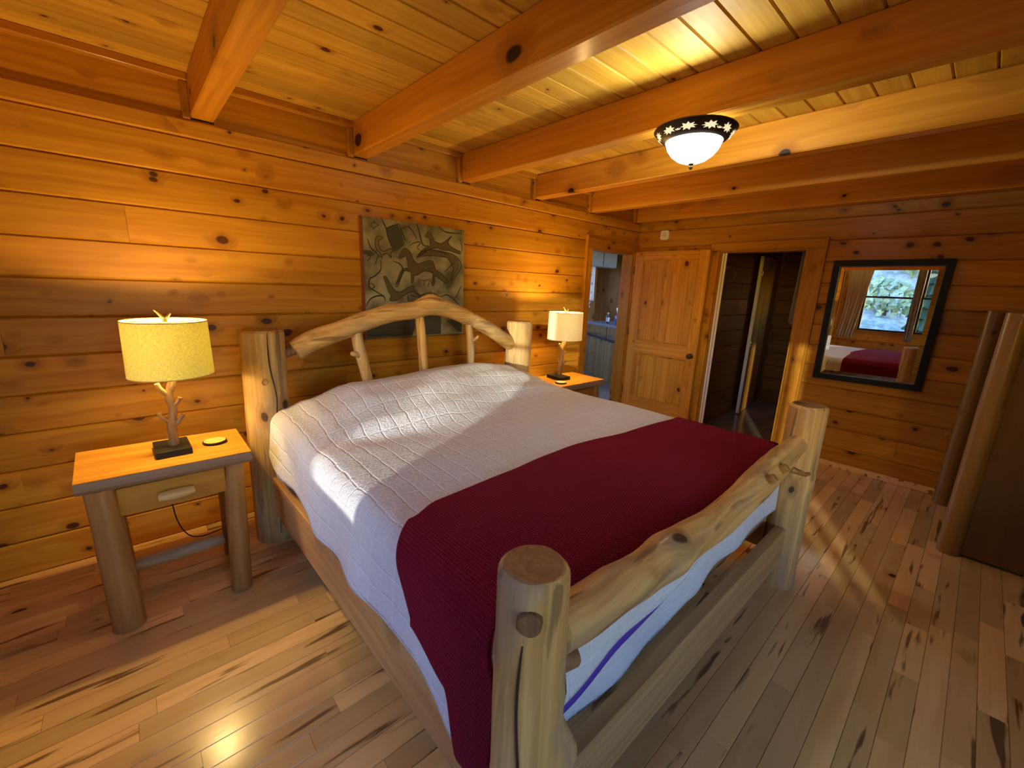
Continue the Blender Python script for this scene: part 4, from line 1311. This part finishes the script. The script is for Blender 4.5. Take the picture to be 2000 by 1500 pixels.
def night_table():
    t = thing('night_table', 'rustic log legged night table left of the bed, lamp on top', 'night table', (.055, 2.5, 0), 'rustic night tables')
    mb = MB()
    n = 14
    top, bot = [], []
    fr = [(-.252 + .618 * k / n, 2.300 - .012 * k / n + .006 * noise.noise(Vector((k * .9, 2, 1)))) for k in range(n + 1)]
    bk = [(.369, 2.697), (-.266, 2.725)]
    ring = fr + bk
    mb.v += [(x, y, TZ) for x, y in ring] + [(x, y + (.012 if k <= n else 0), TZ - .055) for k, (x, y) in enumerate(ring)]
    k_ = len(ring)
    mb.f.append(tuple(range(k_))); mb.f.append(tuple(range(2 * k_ - 1, k_ - 1, -1)))
    for i in range(k_):
        j = (i + 1) % k_; mb.f.append((i, j, k_ + j, k_ + i))
    mb.build('top', M['table_x'], t)
    mb = MB()
    n = 20
    for k in range(n + 1):
        x = -.2525 + .619 * k / n; y = 2.2975 - .012 * k / n
        w1 = .004 * noise.noise(Vector((k * .7, 5, 2)))
        mb.v += [(x, y - .001, TZ - .001), (x, y - .006 + w1, TZ - .018), (x, y - .004 + w1, TZ - .038), (x, y + .008, TZ - .055), (x, y + .012, TZ - .03)]
    for k in range(n):
        for q in range(4):
            a = 5 * k + q; mb.f.append((a, a + 1, a + 6, a + 5))
        mb.f.append((5 * k + 4, 5 * k, 5 * k + 5, 5 * k + 9))
    mb.f.append((0, 1, 2, 3, 4)); mb.f.append(tuple(5 * n + q for q in (4, 3, 2, 1, 0)))
    mb.build('live_edge', M['edge'], t, label='rough greyish front edge')
    for (x0, y0, x1, y1, r, sd) in ((-.165, 2.30, -.182, 2.345, .056, 1), (.262, 2.275, .295, 2.345, .046, 2), (-.175, 2.64, -.185, 2.66, .05, 3), (.285, 2.63, .295, 2.64, .045, 4)):
        mb = MB().tube([(x0, y0, .001), (x0 * .67 + x1 * .33, y0 * .67 + y1 * .33, .22), (x0 * .33 + x1 * .67, y0 * .33 + y1 * .67, .44), (x1, y1, TZ - .056)], [r * 1.02, r, r * .97, r * .93], 18, rough=.05, freq=3, seed=sd * 7.7, knots=[(.35, 3.2, .004, .02)], ext=3)
        mb.build('leg', M['table_z'], t, smooth=50)
    MB().box(-.125, .245, 2.335, 2.66, .535, .653).build('drawer_box', M['table_x'], t)
    dr = MB().box(-.135, .252, 2.315, 2.334, .520, .645, .003).build('drawer', M['table_x'], t)
    mb = MB().tube([(.000, 2.292, .575), (.040, 2.288, .576), (.085, 2.288, .577), (.125, 2.292, .578)], [.020, .024, .023, .019], 14, rough=.08, freq=20, seed=4, dome=.003, ext=2)
    mb.build('handle', M['log_X'], dr, smooth=50, label='peeled twig drawer pull')
    mb = MB().tube([(-.15, 2.655, .085), (0, 2.65, .09), (.14, 2.65, .092), (.27, 2.64, .095)], [.034, .036, .035, .032], 14, rough=.06, freq=6, seed=8, knots=[(.2, 2.5, .006, .02), (.3, 2, .005, .02)], ext=3)
    mb.build('stretcher', M['log_X'], t, smooth=50)
    for x in (-.18, .29):
        mb = MB().tube([(x, 2.31, .12), (x, 2.63, .12)], [.026, .026], 12); mb.build('side_stretcher', M['log_Y'], t, smooth=50)
    return t


nt1 = night_table()
SH = Vector((3.01, 0, 0))
SH2 = Vector((2.985, .06, 0))
nt2 = copy_tree(nt1, None, SH2)
nt2.location += SH2
nt2['label'] = 'rustic night table right of the bed, mostly hidden by the quilt'


def table_lamp():
    bx, by = .078, 2.505
    t = thing('table_lamp', 'lit branch lamp with linen drum shade left of the bed', 'lamp', (bx, by, TZ), 'branch bedside lamps')
    mb = MB()
    ca, sa = math.cos(.03), math.sin(.03)
    bm = bmesh.new(); bmesh.ops.create_cube(bm, size=1.0)
    for v in bm.verts: v.co = Vector((v.co.x * .135, v.co.y * .185, v.co.z * .03))
    bmesh.ops.bevel(bm, geom=bm.edges[:], offset=.002, segments=1, affect='EDGES')
    mb.bm(bm, Matrix.Translation((bx, by, TZ + .0165)) @ Matrix.Rotation(.03, 4, 'Z'))
    mb.build('base', M['black'], t)
    cx, cy = .118, 2.50
    z = TZ + .031
    tr = [(.085, 2.50, z), (.088, 2.50, z + .05), (.086, 2.50, z + .09), (.095, 2.50, z + .14), (.103, 2.50, z + .18), (.096, 2.50, z + .22), (.094, 2.50, z + .25), (.106, 2.50, z + .30), (.112, 2.50, z + .345)]
    mb = MB().tube(tr, [.020, .019, .0195, .018, .0175, .0165, .0155, .013, .011], 14, rough=.16, freq=22, seed=2, knots=[(.055, 4.5, .006, .01), (.02, 1.0, .004, .012)], ext=3)
    for pts, r in (([(.088, 2.50, z + .105), (.072, 2.497, z + .125), (.052, 2.495, z + .150), (.045, 2.494, z + .165)], .0095), ([(.092, 2.50, z + .095), (.112, 2.492, z + .110), (.128, 2.488, z + .135), (.136, 2.486, z + .145)], .0095),
                   ([(.098, 2.50, z + .195), (.116, 2.492, z + .205), (.128, 2.488, z + .222), (.132, 2.487, z + .230)], .009), ([(.094, 2.50, z + .245), (.078, 2.497, z + .262), (.062, 2.495, z + .285), (.056, 2.494, z + .305)], .0105),
                   ([(.100, 2.50, z + .262), (.112, 2.495, z + .290), (.122, 2.492, z + .318), (.128, 2.49, z + .33)], .0105)):
        mb.tube(pts, [r * 1.3, r * 1.15, r, r * 1.05], 9, rough=.14, freq=40, seed=pts[0][0] * 90, dome=.003, ext=2)
    mb.build('branch_stem', M['bark_cast'], t, smooth=60)
    zb, zt = 1.085, 1.335
    R = .163
    mb = MB()
    n = 64
    prof = [(R, zb), (R * .985, zb + (zt - zb) * .5), (R * .972, zt), (R * .972 - .003, zt), (R * .985 - .003, zb + (zt - zb) * .5), (R - .003, zb)]
    k = len(prof)
    for i in range(n):
        a = 2 * PI * i / n
        for r, zz in prof: mb.v.append((cx + r * math.cos(a), cy + r * math.sin(a), zz))
    for i in range(n):
        j = (i + 1) % n
        for q in range(k):
            q2 = (q + 1) % k; mb.f.append((i * k + q, j * k + q, j * k + q2, i * k + q2))
    sh = mb.build('lamp_shade', M['shade'], t, smooth=40, loc=(cx, cy, zb))
    rimm = simple('shade_binding', (.55, .36, .12), .8) if 'shade_binding' not in bpy.data.materials else bpy.data.materials['shade_binding']
    for zz, rr in ((zb, R), (zt, R * .972)):
        mb = MB().tube([(cx + (rr - .001) * math.cos(2 * PI * i / 48), cy + (rr - .001) * math.sin(2 * PI * i / 48), zz) for i in range(49)], .0028, 6)
        mb.build('rim', rimm, sh, smooth=60)
    mb = MB()
    for i in range(3):
        a = 2 * PI * i / 3 + .5
        mb.tube([(cx, cy, zt - .012), (cx + (R * .97 - .003) * math.cos(a), cy + (R * .97 - .003) * math.sin(a), zt - .006)], .0016, 6)
    mb.tube([(cx, cy, z + .34), (cx, cy, z + .425)], .011, 10)
    mb.tube([(cx, cy, z + .40), (cx + .055, cy, z + .44), (cx + .06, cy, z + .55), (cx, cy, zt - .004)], .0018, 6, ext=3)
    mb.tube([(cx, cy, z + .40), (cx - .055, cy, z + .44), (cx - .06, cy, z + .55), (cx, cy, zt - .004)], .0018, 6, ext=3)
    mb.build('harp', M['brass'], t, smooth=60)
    mb = MB().lathe([(0, .40), (.010, .425), (.014, .46), (.016, .50), (.012, .522), (0, .526)], (cx, cy, z), 16)
    bmat = simple('bulb_glow', (1, .9, .7), .5, emit=(1.0, .72, .36), es=14.0) if 'bulb_glow' not in bpy.data.materials else bpy.data.materials['bulb_glow']
    mb.build('bulb', bmat, t, smooth='all')
    zf = zt
    mb = MB().tube([(cx, cy, zf - .004), (cx, cy, zf + .012)], [.009, .008], 10)
    mb.tube([(cx, cy, zf + .010), (cx - .010, cy, zf + .022), (cx - .024, cy, zf + .040), (cx - .032, cy, zf + .050)], [.008, .007, .005, .005], 8, rough=.1, freq=40, dome=.002, ext=2)
    mb.tube([(cx + .002, cy, zf + .012), (cx + .012, cy, zf + .020), (cx + .022, cy, zf + .034)], [.007, .006, .005], 8, rough=.1, freq=40, dome=.002, ext=2)
    mb.build('finial', M['bark_cast'], t, smooth=60)
    return t, Vector((cx, cy, z + .475))


lamp1, bulb = table_lamp()
lamp2 = copy_tree(lamp1, None, SH2)
SHL = Vector((2.905, .11, .0))
lamp2.location += SHL
OFF[lamp2.name] = lamp2.location.copy()
lamp2.rotation_euler = (0, 0, -.12)
for ch in lamp2.children:
    if ch.name.startswith('lamp_shade'):
        ch.data = ch.data.copy(); ch.data.materials[0] = M['shade_pale']
lamp2['label'] = 'lit branch lamp with linen drum shade by the kitchen doorway'


def bulb_light(name, loc, e, col, r):
    l = bpy.data.lights.new(name, 'POINT'); l.energy = e; l.color = col; l.shadow_soft_size = r
    o = bpy.data.objects.new(name, l); COL.objects.link(o); o.location = loc
    return o


for dz, fr in ((.06, .62), (-.075, .38)):
    bulb_light('lamp_bulb', bulb + Vector((0, 0, dz)), NIGHT_W * fr, (1.0, .66, .24), .025)
b2 = Vector((bulb.x - .078, bulb.y - 2.505, bulb.z))
rot = Matrix.Rotation(-.12, 3, 'Z') @ Vector((b2.x, b2.y, 0))
for dz, fr in ((.06, .62), (-.075, .38)):
    bulb_light('lamp_bulb', Vector((lamp2.location.x + rot.x, lamp2.location.y + rot.y, bulb.z + dz)), NIGHT_W * fr, (1.0, .66, .24), .025)


def coaster(x, y, label):
    t = thing('coaster', label, 'coaster', (x, y, TZ), 'round coasters on the night tables')
    MB().lathe([(0, .001), (.050, .001), (.052, .004), (.052, .010), (.050, .012), (0, .012)], (x, y, TZ), 32).build('rim', M['black'], t, smooth=40)
    MB().lathe([(0, .0122), (.047, .0122), (.047, .0135), (0, .0135)], (x, y, TZ), 32).build('pad', M['cork'], t, smooth=40)


coaster(.248, 2.515, 'round yellow topped coaster beside the left lamp')
coaster(2.85, 2.465, 'round coaster beside the right lamp, near the quilt')
# lamp cord hanging behind the left night table
mb = MB().tube([(.06, 2.735, .70), (.05, 2.745, .52), (.048, 2.75, .38), (.06, 2.76, .22), (.10, 2.79, .10), (.17, 2.86, .03), (.28, 2.93, .008)], .0032, 6, ext=4)
o = mb.build('power_cord', M['cord'], None, smooth='all')
tag(o, 'thin dark cord hanging behind the left night table', 'cord')

# ------------------------------------------------------------------ painted canvas
art = thing('wall_art', 'square olive canvas painted with dark running horses above the headboard', 'painting', (1.71, Y1 - .018, 1.56))
MB().box(1.28, 2.14, Y1 - .036, Y1 - .001, 1.135, 1.985, .002).build('canvas', M['canvas'], art)
MB().box(1.268, 1.279, Y1 - .037, Y1 - .001, 1.133, 1.987).build('edge_band', simple('rust_edge', (0.16, 0.04, 0.012), .6), art, label='rust brown side edge')
STROKES=[
(9,'d',[(-0.296,0.433),(-0.26,0.368),(-0.242,0.3),(-0.219,0.245)]),
(8,'d',[(-0.155,0.402),(-0.131,0.347),(-0.103,0.289)]),
(7,'d',[(-0.155,0.402),(-0.196,0.39),(-0.244,0.37)]),
(7,'d',[(-0.131,0.372),(-0.085,0.394),(-0.051,0.374),(-0.009,0.309)]),
(9,'d',[(-0.01,0.426),(0.014,0.356),(0.044,0.276),(0.094,0.273)]),
(8,'d',[(-0.4,0.277),(-0.376,0.218),(-0.335,0.186),(-0.313,0.152)]),
(9,'d',[(-0.306,0.139),(-0.306,0.074),(-0.348,0.029),(-0.392,0.002),(-0.397,-0.052),(-0.345,-0.087),(-0.29,-0.115)]),
(9,'d',[(-0.426,-0.19),(-0.393,-0.139),(-0.338,-0.116),(-0.29,-0.119),(-0.279,-0.152)]),
(9,'d',[(-0.21,0.138),(-0.153,0.12),(-0.129,0.076),(-0.155,0.015),(-0.185,-0.023)]),
(8,'d',[(0.186,0.427),(0.234,0.395),(0.312,0.391),(0.402,0.397)]),
(9,'d',[(-0.015,0.181),(0.03,0.222),(0.112,0.244),(0.225,0.238),(0.323,0.222),(0.379,0.186),(0.404,0.138),(0.365,0.078),(0.315,0.01),(0.265,-0.057)]),
(7,'d',[(0.235,0.08),(0.294,0.131),(0.334,0.166)]),
(7,'d',[(0.306,-0.098),(0.347,-0.122),(0.388,-0.054),(0.41,-0.02)]),
(9,'d',[(0.206,-0.116),(0.266,-0.099),(0.337,-0.139),(0.4,-0.195)]),
(6,'d',[(-0.074,0.258),(-0.031,0.284),(0.022,0.293),(-0.005,0.25),(0.039,0.223)]),
(6,'d',[(0.377,0.363),(0.405,0.309),(0.412,0.253)]),
(5,'d',[(-0.374,0.375),(-0.351,0.392),(-0.346,0.406),(-0.342,0.391),(-0.313,0.377),(-0.337,0.366),(-0.351,0.347),(-0.359,0.363),(-0.374,0.375)]),
(5,'d',[(-0.412,0.152),(-0.397,0.167),(-0.382,0.154),(-0.398,0.132),(-0.409,0.128)]),
(6,'d',[(-0.354,0.1),(-0.337,0.136),(-0.328,0.165)]),
(6,'d',[(-0.412,-0.038),(-0.381,-0.03),(-0.359,-0.051),(-0.398,-0.073),(-0.409,-0.045)]),
(8,'d',[(-0.094,-0.108),(-0.09,-0.151)]),
(8,'d',[(-0.072,-0.104),(-0.01,-0.119),(0.045,-0.126)]),
(7,'g',[(-0.003,0.029),(0.01,-0.001),(0.009,-0.04)]),
(7,'g',[(0.005,0.014),(0.055,0.008),(0.101,0.018),(0.12,-0.013)]),
(7,'g',[(0.055,0.008),(0.046,-0.039)]),
(7,'g',[(0.101,0.006),(0.082,-0.038)]),
(10,'d',[(-0.434,-0.397),(-0.364,-0.407),(-0.283,-0.4),(-0.182,-0.412),(-0.076,-0.389)]),
(8,'d',[(0.148,-0.084),(0.11,-0.117),(0.196,-0.124)]),
]
PATCHES=[
('b',[(-0.168,0.17),(-0.143,0.208),(-0.121,0.236),(-0.096,0.234),(-0.062,0.208),(-0.041,0.157),(-0.002,0.133),(0.093,0.162),(0.135,0.149),(0.153,0.099),(0.206,0.07),(0.275,0.009),(0.255,-0.004),(0.177,0.037),(0.149,0.052),(0.139,-0.02),(0.122,-0.021),(0.13,0.067),(0.056,0.082),(-0.008,0.048),(-0.034,0.043),(-0.044,-0.003),(-0.061,-0.011),(-0.065,0.065),(-0.12,0.073),(-0.173,-0.038),(-0.19,-0.031),(-0.141,0.079),(-0.09,0.097),(-0.089,0.139),(-0.105,0.182),(-0.148,0.158)]),
('b',[(0.062,0.338),(0.09,0.382),(0.117,0.37),(0.149,0.313),(0.206,0.3),(0.263,0.335),(0.307,0.367),(0.273,0.321),(0.293,0.291),(0.353,0.264),(0.394,0.252),(0.384,0.235),(0.293,0.252),(0.225,0.254),(0.158,0.264),(0.084,0.238),(0.012,0.191),(0.003,0.201),(0.057,0.251),(0.107,0.278),(0.098,0.327),(0.076,0.332)]),
('y',[(-0.277,0.296),(-0.308,0.304),(-0.336,0.287),(-0.344,0.248),(-0.331,0.207),(-0.308,0.188),(-0.298,0.153),(-0.285,0.179),(-0.249,0.186),(-0.222,0.159),(-0.225,0.191),(-0.204,0.218),(-0.232,0.223),(-0.28,0.201),(-0.311,0.223),(-0.317,0.265),(-0.293,0.288)]),
('b',[(-0.29,0.024),(-0.266,0.025),(-0.239,-0.018),(-0.207,-0.065),(-0.166,-0.087),(-0.106,-0.059),(-0.044,-0.034),(-0.036,-0.065),(0.018,-0.107),(-0.001,-0.111),(-0.054,-0.077),(-0.124,-0.109),(-0.193,-0.148),(-0.242,-0.148),(-0.233,-0.114),(-0.253,-0.077)]),
('b',[(-0.015,0.174),(0.039,0.212),(0.13,0.234),(0.244,0.228),(0.344,0.199),(0.38,0.145),(0.345,0.085),(0.305,0.018),(0.295,0.026),(0.324,0.117),(0.264,0.194),(0.149,0.201),(0.057,0.194)]),
('k',[(-0.432,-0.337),(-0.336,-0.31),(-0.196,-0.29),(-0.039,-0.277),(-0.031,-0.35),(-0.059,-0.422),(-0.25,-0.421),(-0.431,-0.427)]),
('k',[(0.034,-0.271),(0.207,-0.257),(0.207,-0.417),(0.052,-0.419)]),
('k',[(0.257,-0.308),(0.412,-0.286),(0.42,-0.409),(0.382,-0.407)]),
('k',[(-0.001,-0.103),(0.11,-0.077),(0.206,-0.116),(0.148,-0.149),(0.054,-0.134)]),
('k',[(-0.432,0.199),(-0.38,0.2),(-0.343,0.178),(-0.374,0.162),(-0.43,0.172)]),
('k',[(-0.26,0.368),(-0.163,0.394),(-0.124,0.312),(-0.117,0.255),(-0.2,0.204),(-0.231,0.259)]),
]



def ap(p, d): return (1.71 + p[0], Y1 - .0362 - d, 1.56 + p[1])


OUTL = [(6, 'd', pts + pts[:1]) for c, pts in PATCHES if c in 'by']
MC = {'d': 'ink_d', 'b': 'ink_b', 'y': 'ink_y', 'k': 'ink_k', 'g': 'ink_g'}
NM = {'b': 'painted_horse', 'y': 'painted_horse', 'k': 'painted_shadow'}
for i, (c, pts) in enumerate(PATCHES):
    mb = MB()
    dd = .0003 if c == 'k' else .0007
    q = [ap(p, 0) for p in pts]
    # order matters for the face normal; thickness points into the room
    mb.poly(q, dd, (0, -1, 0)); mb.build(NM[c], M[MC[c]], art)
for i, (w_, c, pts) in enumerate(STROKES + OUTL):
    Q = [Vector((p[0], p[1], 0)) for p in pts]
    R = []
    for k in range(len(Q) - 1):
        p0 = Q[max(k - 1, 0)]; p1 = Q[k]; p2 = Q[k + 1]; p3 = Q[min(k + 2, len(Q) - 1)]
        for s in range(5):
            t = s / 5
            R.append(0.5 * ((2 * p1) + (p2 - p0) * t + (2 * p0 - 5 * p1 + 4 * p2 - p3) * t * t + (3 * p1 - p0 - 3 * p2 + p3) * t ** 3))
    R.append(Q[-1])
    mb = MB(); n = len(R)
    for k, p in enumerate(R):
        d = (R[min(k + 1, n - 1)] - R[max(k - 1, 0)]).normalized(); s = Vector((-d.y, d.x, 0)) * w_ * .0005 * (.55 + .6 * math.sin(PI * (k + .5) / n))
        mb.v += [ap(p + s, .0010), ap(p - s, .0010)]
    for k in range(n - 1): mb.f.append((2 * k, 2 * k + 1, 2 * k + 3, 2 * k + 2))
    mb.build('painted_line', M[MC[c]], art)

# ------------------------------------------------------------------ mirror on the right wall
mir = thing('wall_mirror', 'rectangular black framed mirror hung on the plank wall', 'mirror', (X1 - .02, .615, 1.355))
TL, TR, BL, BR = (1.002, 1.890), (.230, 1.893), (.992, .822), (.238, .838)


def mq(u, v):
    """u 0..1 from left to right as seen, v 0..1 from top to bottom"""
    a = Vector(TL).lerp(Vector(TR), u); b = Vector(BL).lerp(Vector(BR), u)
    return a.lerp(b, v)


W_, H_ = .77, 1.06
fx, fy = .050 / W_, .050 / H_
gx, gy = .085 / W_, .085 / H_


def lean(v): return X1 - .030 - .010 * (1 - v)


for (u0, v0, u1, v1, name) in ((0, 0, 1, fy, 'frame_rail'), (0, 1 - fy, 1, 1, 'frame_rail'), (0, fy, fx, 1 - fy, 'frame_rail'), (1 - fx, fy, 1, 1 - fy, 'frame_rail')):
    mb = MB()
    c4 = [(u0, v0), (u1, v0), (u1, v1), (u0, v1)]
    for u, v in c4:
        p = mq(u, v); mb.v.append((X1 - .001, p[0], p[1]))
    for u, v in c4:
        p = mq(u, v); mb.v.append((lean(v) - .004, p[0], p[1]))
    mb.f += [(0, 1, 2, 3), (7, 6, 5, 4), (0, 4, 5, 1), (1, 5, 6, 2), (2, 6, 7, 3), (3, 7, 4, 0)]
    mb.build(name, M['black'], mir)
mb = MB()
for (u, v) in ((gx, gy), (1 - gx, gy), (1 - gx, 1 - gy), (gx, 1 - gy)):
    p = mq(u, v); mb.v.append((X1 - .022, p[0], p[1]))
mb.f.append((0, 1, 2, 3))
mb.build('glass', M['mirror'], mir)
for a, b in (((gx, gy), (1 - gx, gy)), ((1 - gx, gy), (1 - gx, 1 - gy)), ((1 - gx, 1 - gy), (gx, 1 - gy)), ((gx, 1 - gy), (gx, gy))):
    mb = MB()
    def outp(q): return (fx if q[0] < .5 else 1 - fx, fy if q[1] < .5 else 1 - fy)
    for q, xx in ((a, X1 - .022), (b, X1 - .022), (outp(b), X1 - .0185), (outp(a), X1 - .0185)):
        p = mq(*q); mb.v.append((xx, p[0], p[1]))
    mb.f.append((0, 1, 2, 3))
    mb.build('bevel', M['mirror'], mir)
# ------------------------------------------------------------------ sensor above the door
o = thing('wall_sensor', 'small white rounded square sensor high on the mirror wall', 'sensor', (X1, 2.69, 2.205))
rs = []
for cyy, czz, a0 in ((1, 1, 0), (-1, 1, 1), (-1, -1, 2), (1, -1, 3)):
    for k in range(6):
        a = PI / 2 * (a0 + k / 5); rs.append((cyy * .028 + .024 * math.cos(a), czz * .028 + .024 * math.sin(a)))
mb = MB(); mb.prism(rs, X1 - .026, X1 - .0005, lambda a, p, q: (a, 2.69 + p, 2.205 + q))
mb.prism([(p * .9, q * .9) for p, q in rs], X1 - .0305, X1 - .026, lambda a, p, q: (a, 2.69 + p, 2.205 + q)); mb.build('case', M['white'], o, smooth=40)
mb = MB(); t_ = MB().lathe([(0, 0), (.028, 0), (.028, .003), (.025, .005), (0, .005)], (0, 0, 0), 24); mb.f = t_.f; mb.v = [(X1 - .0308 - z, 2.69 + x, 2.205 + y) for x, y, z in t_.v]
mb.build('dial', simple('off_white', (.62, .6, .55), .5), o, smooth=40)

# ------------------------------------------------------------------ ceiling lamp under the third beam
LX, LY = 2.152, 1.115
cl = thing('ceiling_lamp', 'lit glass bowl ceiling lamp with dark leaf pattern ring under a beam', 'ceiling lamp', (LX, LY, ZB - .02))
ring_o, ring_i, zo, zi = .188, .132, 2.324, 2.269
mb = MB(); n = 64
prof = [(ring_o, zo), (ring_o + .003, zo - .005), (ring_o - .002, zo - .010), (ring_i + .02, zi + .010), (ring_i, zi), (ring_i - .004, zi + .004), (ring_o - .012, zo - .001)]
k = len(prof)
for i in range(n):
    a = 2 * PI * i / n
    for r, zz in prof: mb.v.append((LX + r * math.cos(a), LY + r * math.sin(a), zz))
for i in range(n):
    j = (i + 1) % n
    for q in range(k):
        q2 = (q + 1) % k; mb.f.append((i * k + q, j * k + q, j * k + q2, i * k + q2))
ringo = mb.build('leaf_ring', M['bronze'], cl, smooth=35)
LEAF = [(0, -.5), (.10, -.30), (.42, -.34), (.24, -.10), (.50, .06), (.22, .14), (.30, .42), (.06, .30), (0, .55), (-.08, .28), (-.32, .40), (-.20, .12), (-.48, .02), (-.22, -.12), (-.40, -.36), (-.08, -.30)]
NL = 11
for i in range(NL):
    a0 = 2 * PI * i / NL
    mb = MB(); pts = []
    tw = random.uniform(-.35, .35) + PI / 2 * (1 if i % 2 else -1)
    ct_, st = math.cos(tw), math.sin(tw)
    out = []
    def cone(u, v, lift):
        s = min(1, max(0, .5 + v / .060))
        r = ring_i + .012 + (ring_o - ring_i - .014) * s; zz = zi + .006 + (zo - zi - .016) * s
        a = a0 + u / r
        r += lift * .72; zz -= lift * .72
        return (LX + r * math.cos(a), LY + r * math.sin(a), zz)
    c_ = cone(0, 0, .0045)
    mb.v.append(c_)
    for p in LEAF:
        u = (p[0] * .8 * ct_ - p[1] * 1.35 * st) * .052; v = (p[0] * .8 * st + p[1] * 1.35 * ct_) * .052
        mb.v.append(cone(u, v, .0034))
    for q in range(len(LEAF)): mb.f.append((0, 1 + q, 1 + (q + 1) % len(LEAF)))
    mb.build('leaf', M['leaf_lit'], ringo)
    mb = MB()
    stp = [cone(.034 * (1 if i % 2 else -1) + .004 * q * (1 if i % 2 else -1), -.004 - .006 * q + .0016 * q * q, .0045) for q in range(5)]
    mb.tube(stp, .0018, 6); mb.build('stem', M['leaf_lit'], ringo)
mb = MB().lathe([(.130, zi + .006 - 0), (.128, zi - .006), (.118, zi - .032), (.098, zi - .058), (.068, zi - .080), (.034, zi - .093), (.012, zi - .096)], (LX, LY, 0), 48)
mb.f = [f for f in mb.f if len(f) == 4]
mb.build('glass_bowl', M['bowl'], cl, smooth='all')
MB().lathe([(0, zi - .092), (.014, zi - .094), (.014, zi - .099), (.006, zi - .103), (.010, zi - .111), (.008, zi - .119), (0, zi - .124)], (LX, LY, 0), 16).build('finial', M['brass'], cl, smooth=True)
mb = MB().tube([(LX, LY, zi - .10), (LX, LY, ZB - .012)], .006, 8)
mb.build('stem_rod', M['brass'], cl)
MB().lathe([(0, ZB - .0005), (.018, ZB - .0005), (.018, ZB - .006), (.014, ZB - .010), (0, ZB - .010)], (LX, LY, 0), 24).build('mount_plate', M['bronze'], cl, smooth=True)
for i in range(2):
    a = PI * i + PI / 2
    mb = MB().tube([(LX + .012 * math.cos(a), LY + .012 * math.sin(a), ZB - .009), (LX + .18 * math.cos(a), LY + .18 * math.sin(a), zo - .003)], .004, 6); mb.build('arm', M['bronze'], cl)
bulb_light('ceiling_bulb', (LX + .0, LY + .03, 2.325), CEIL_W, (.98, 1.0, .82), .022)

# ------------------------------------------------------------------ log wardrobe at the right
wd = thing('log_wardrobe', 'log cornered wardrobe with brown panels at the right edge', 'wardrobe', (4.2, -.7, 0))
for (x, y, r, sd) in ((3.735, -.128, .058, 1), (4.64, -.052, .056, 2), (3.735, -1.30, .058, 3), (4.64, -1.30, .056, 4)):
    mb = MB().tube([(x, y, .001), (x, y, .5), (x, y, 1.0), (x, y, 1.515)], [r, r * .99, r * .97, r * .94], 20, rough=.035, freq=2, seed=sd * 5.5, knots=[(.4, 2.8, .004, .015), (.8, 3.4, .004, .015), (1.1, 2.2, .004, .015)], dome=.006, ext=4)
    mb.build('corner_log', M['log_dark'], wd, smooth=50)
for y0, y1 in ((-.710, -.175), (-1.245, -.714)):
    dd = MB().box(3.712, 3.735, y0, y1, .02, 1.47, .003).build('door', M['panel_brown'], wd)
    yk = -.675 if y0 > -.72 else -.75
    mb = MB().tube([(3.705, yk, .85), (3.69, yk, .85)], [.012, .016], 12, dome=.006); mb.build('knob', M['bronze'], dd, smooth=True)
MB().box(3.79, 4.60, -.135, -.115, .05, 1.47).build('side_panel', M['panel_brown'], wd)
MB().box(3.79, 4.61, -1.33, -1.31, .05, 1.47).build('side_panel', M['panel_brown'], wd)
MB().box(4.66, 4.68, -1.25, -.14, .05, 1.47).build('back_panel', M['panel_brown'], wd)
MB().box(3.737, 4.655, -1.305, -.120, 1.4705, 1.50, .004).build('top', M['panel_brown'], wd)
MB().box(3.737, 4.655, -1.305, -.120, .05, .09).build('floor_panel', M['panel_brown'], wd)

# dark bench, only its feet reach into the picture
bn = thing('dark_bench', 'dark brown bench whose round feet show at the right edge', 'bench', (2.75, -.75, 0))
for (x, y) in ((3.10, -.462), (2.405, -.455), (3.10, -.93), (2.405, -.93)):
    MB().lathe([(0, .001), (.030, .001), (.050, .022), (.060, .055), (.055, .085), (.036, .108), (.034, .14), (0, .141)], (x, y, 0), 24).build('foot', M['foot'], bn, smooth=True)
MB().box(2.32, 3.19, -1.02, -.47, .141, .24, .01).build('frame', M['foot'], bn)
MB().box(2.31, 3.20, -1.02, -.48, .241, .43, .03).build('cushion', simple('brown_leather', (.06, .022, .012), .4), bn, smooth=40)
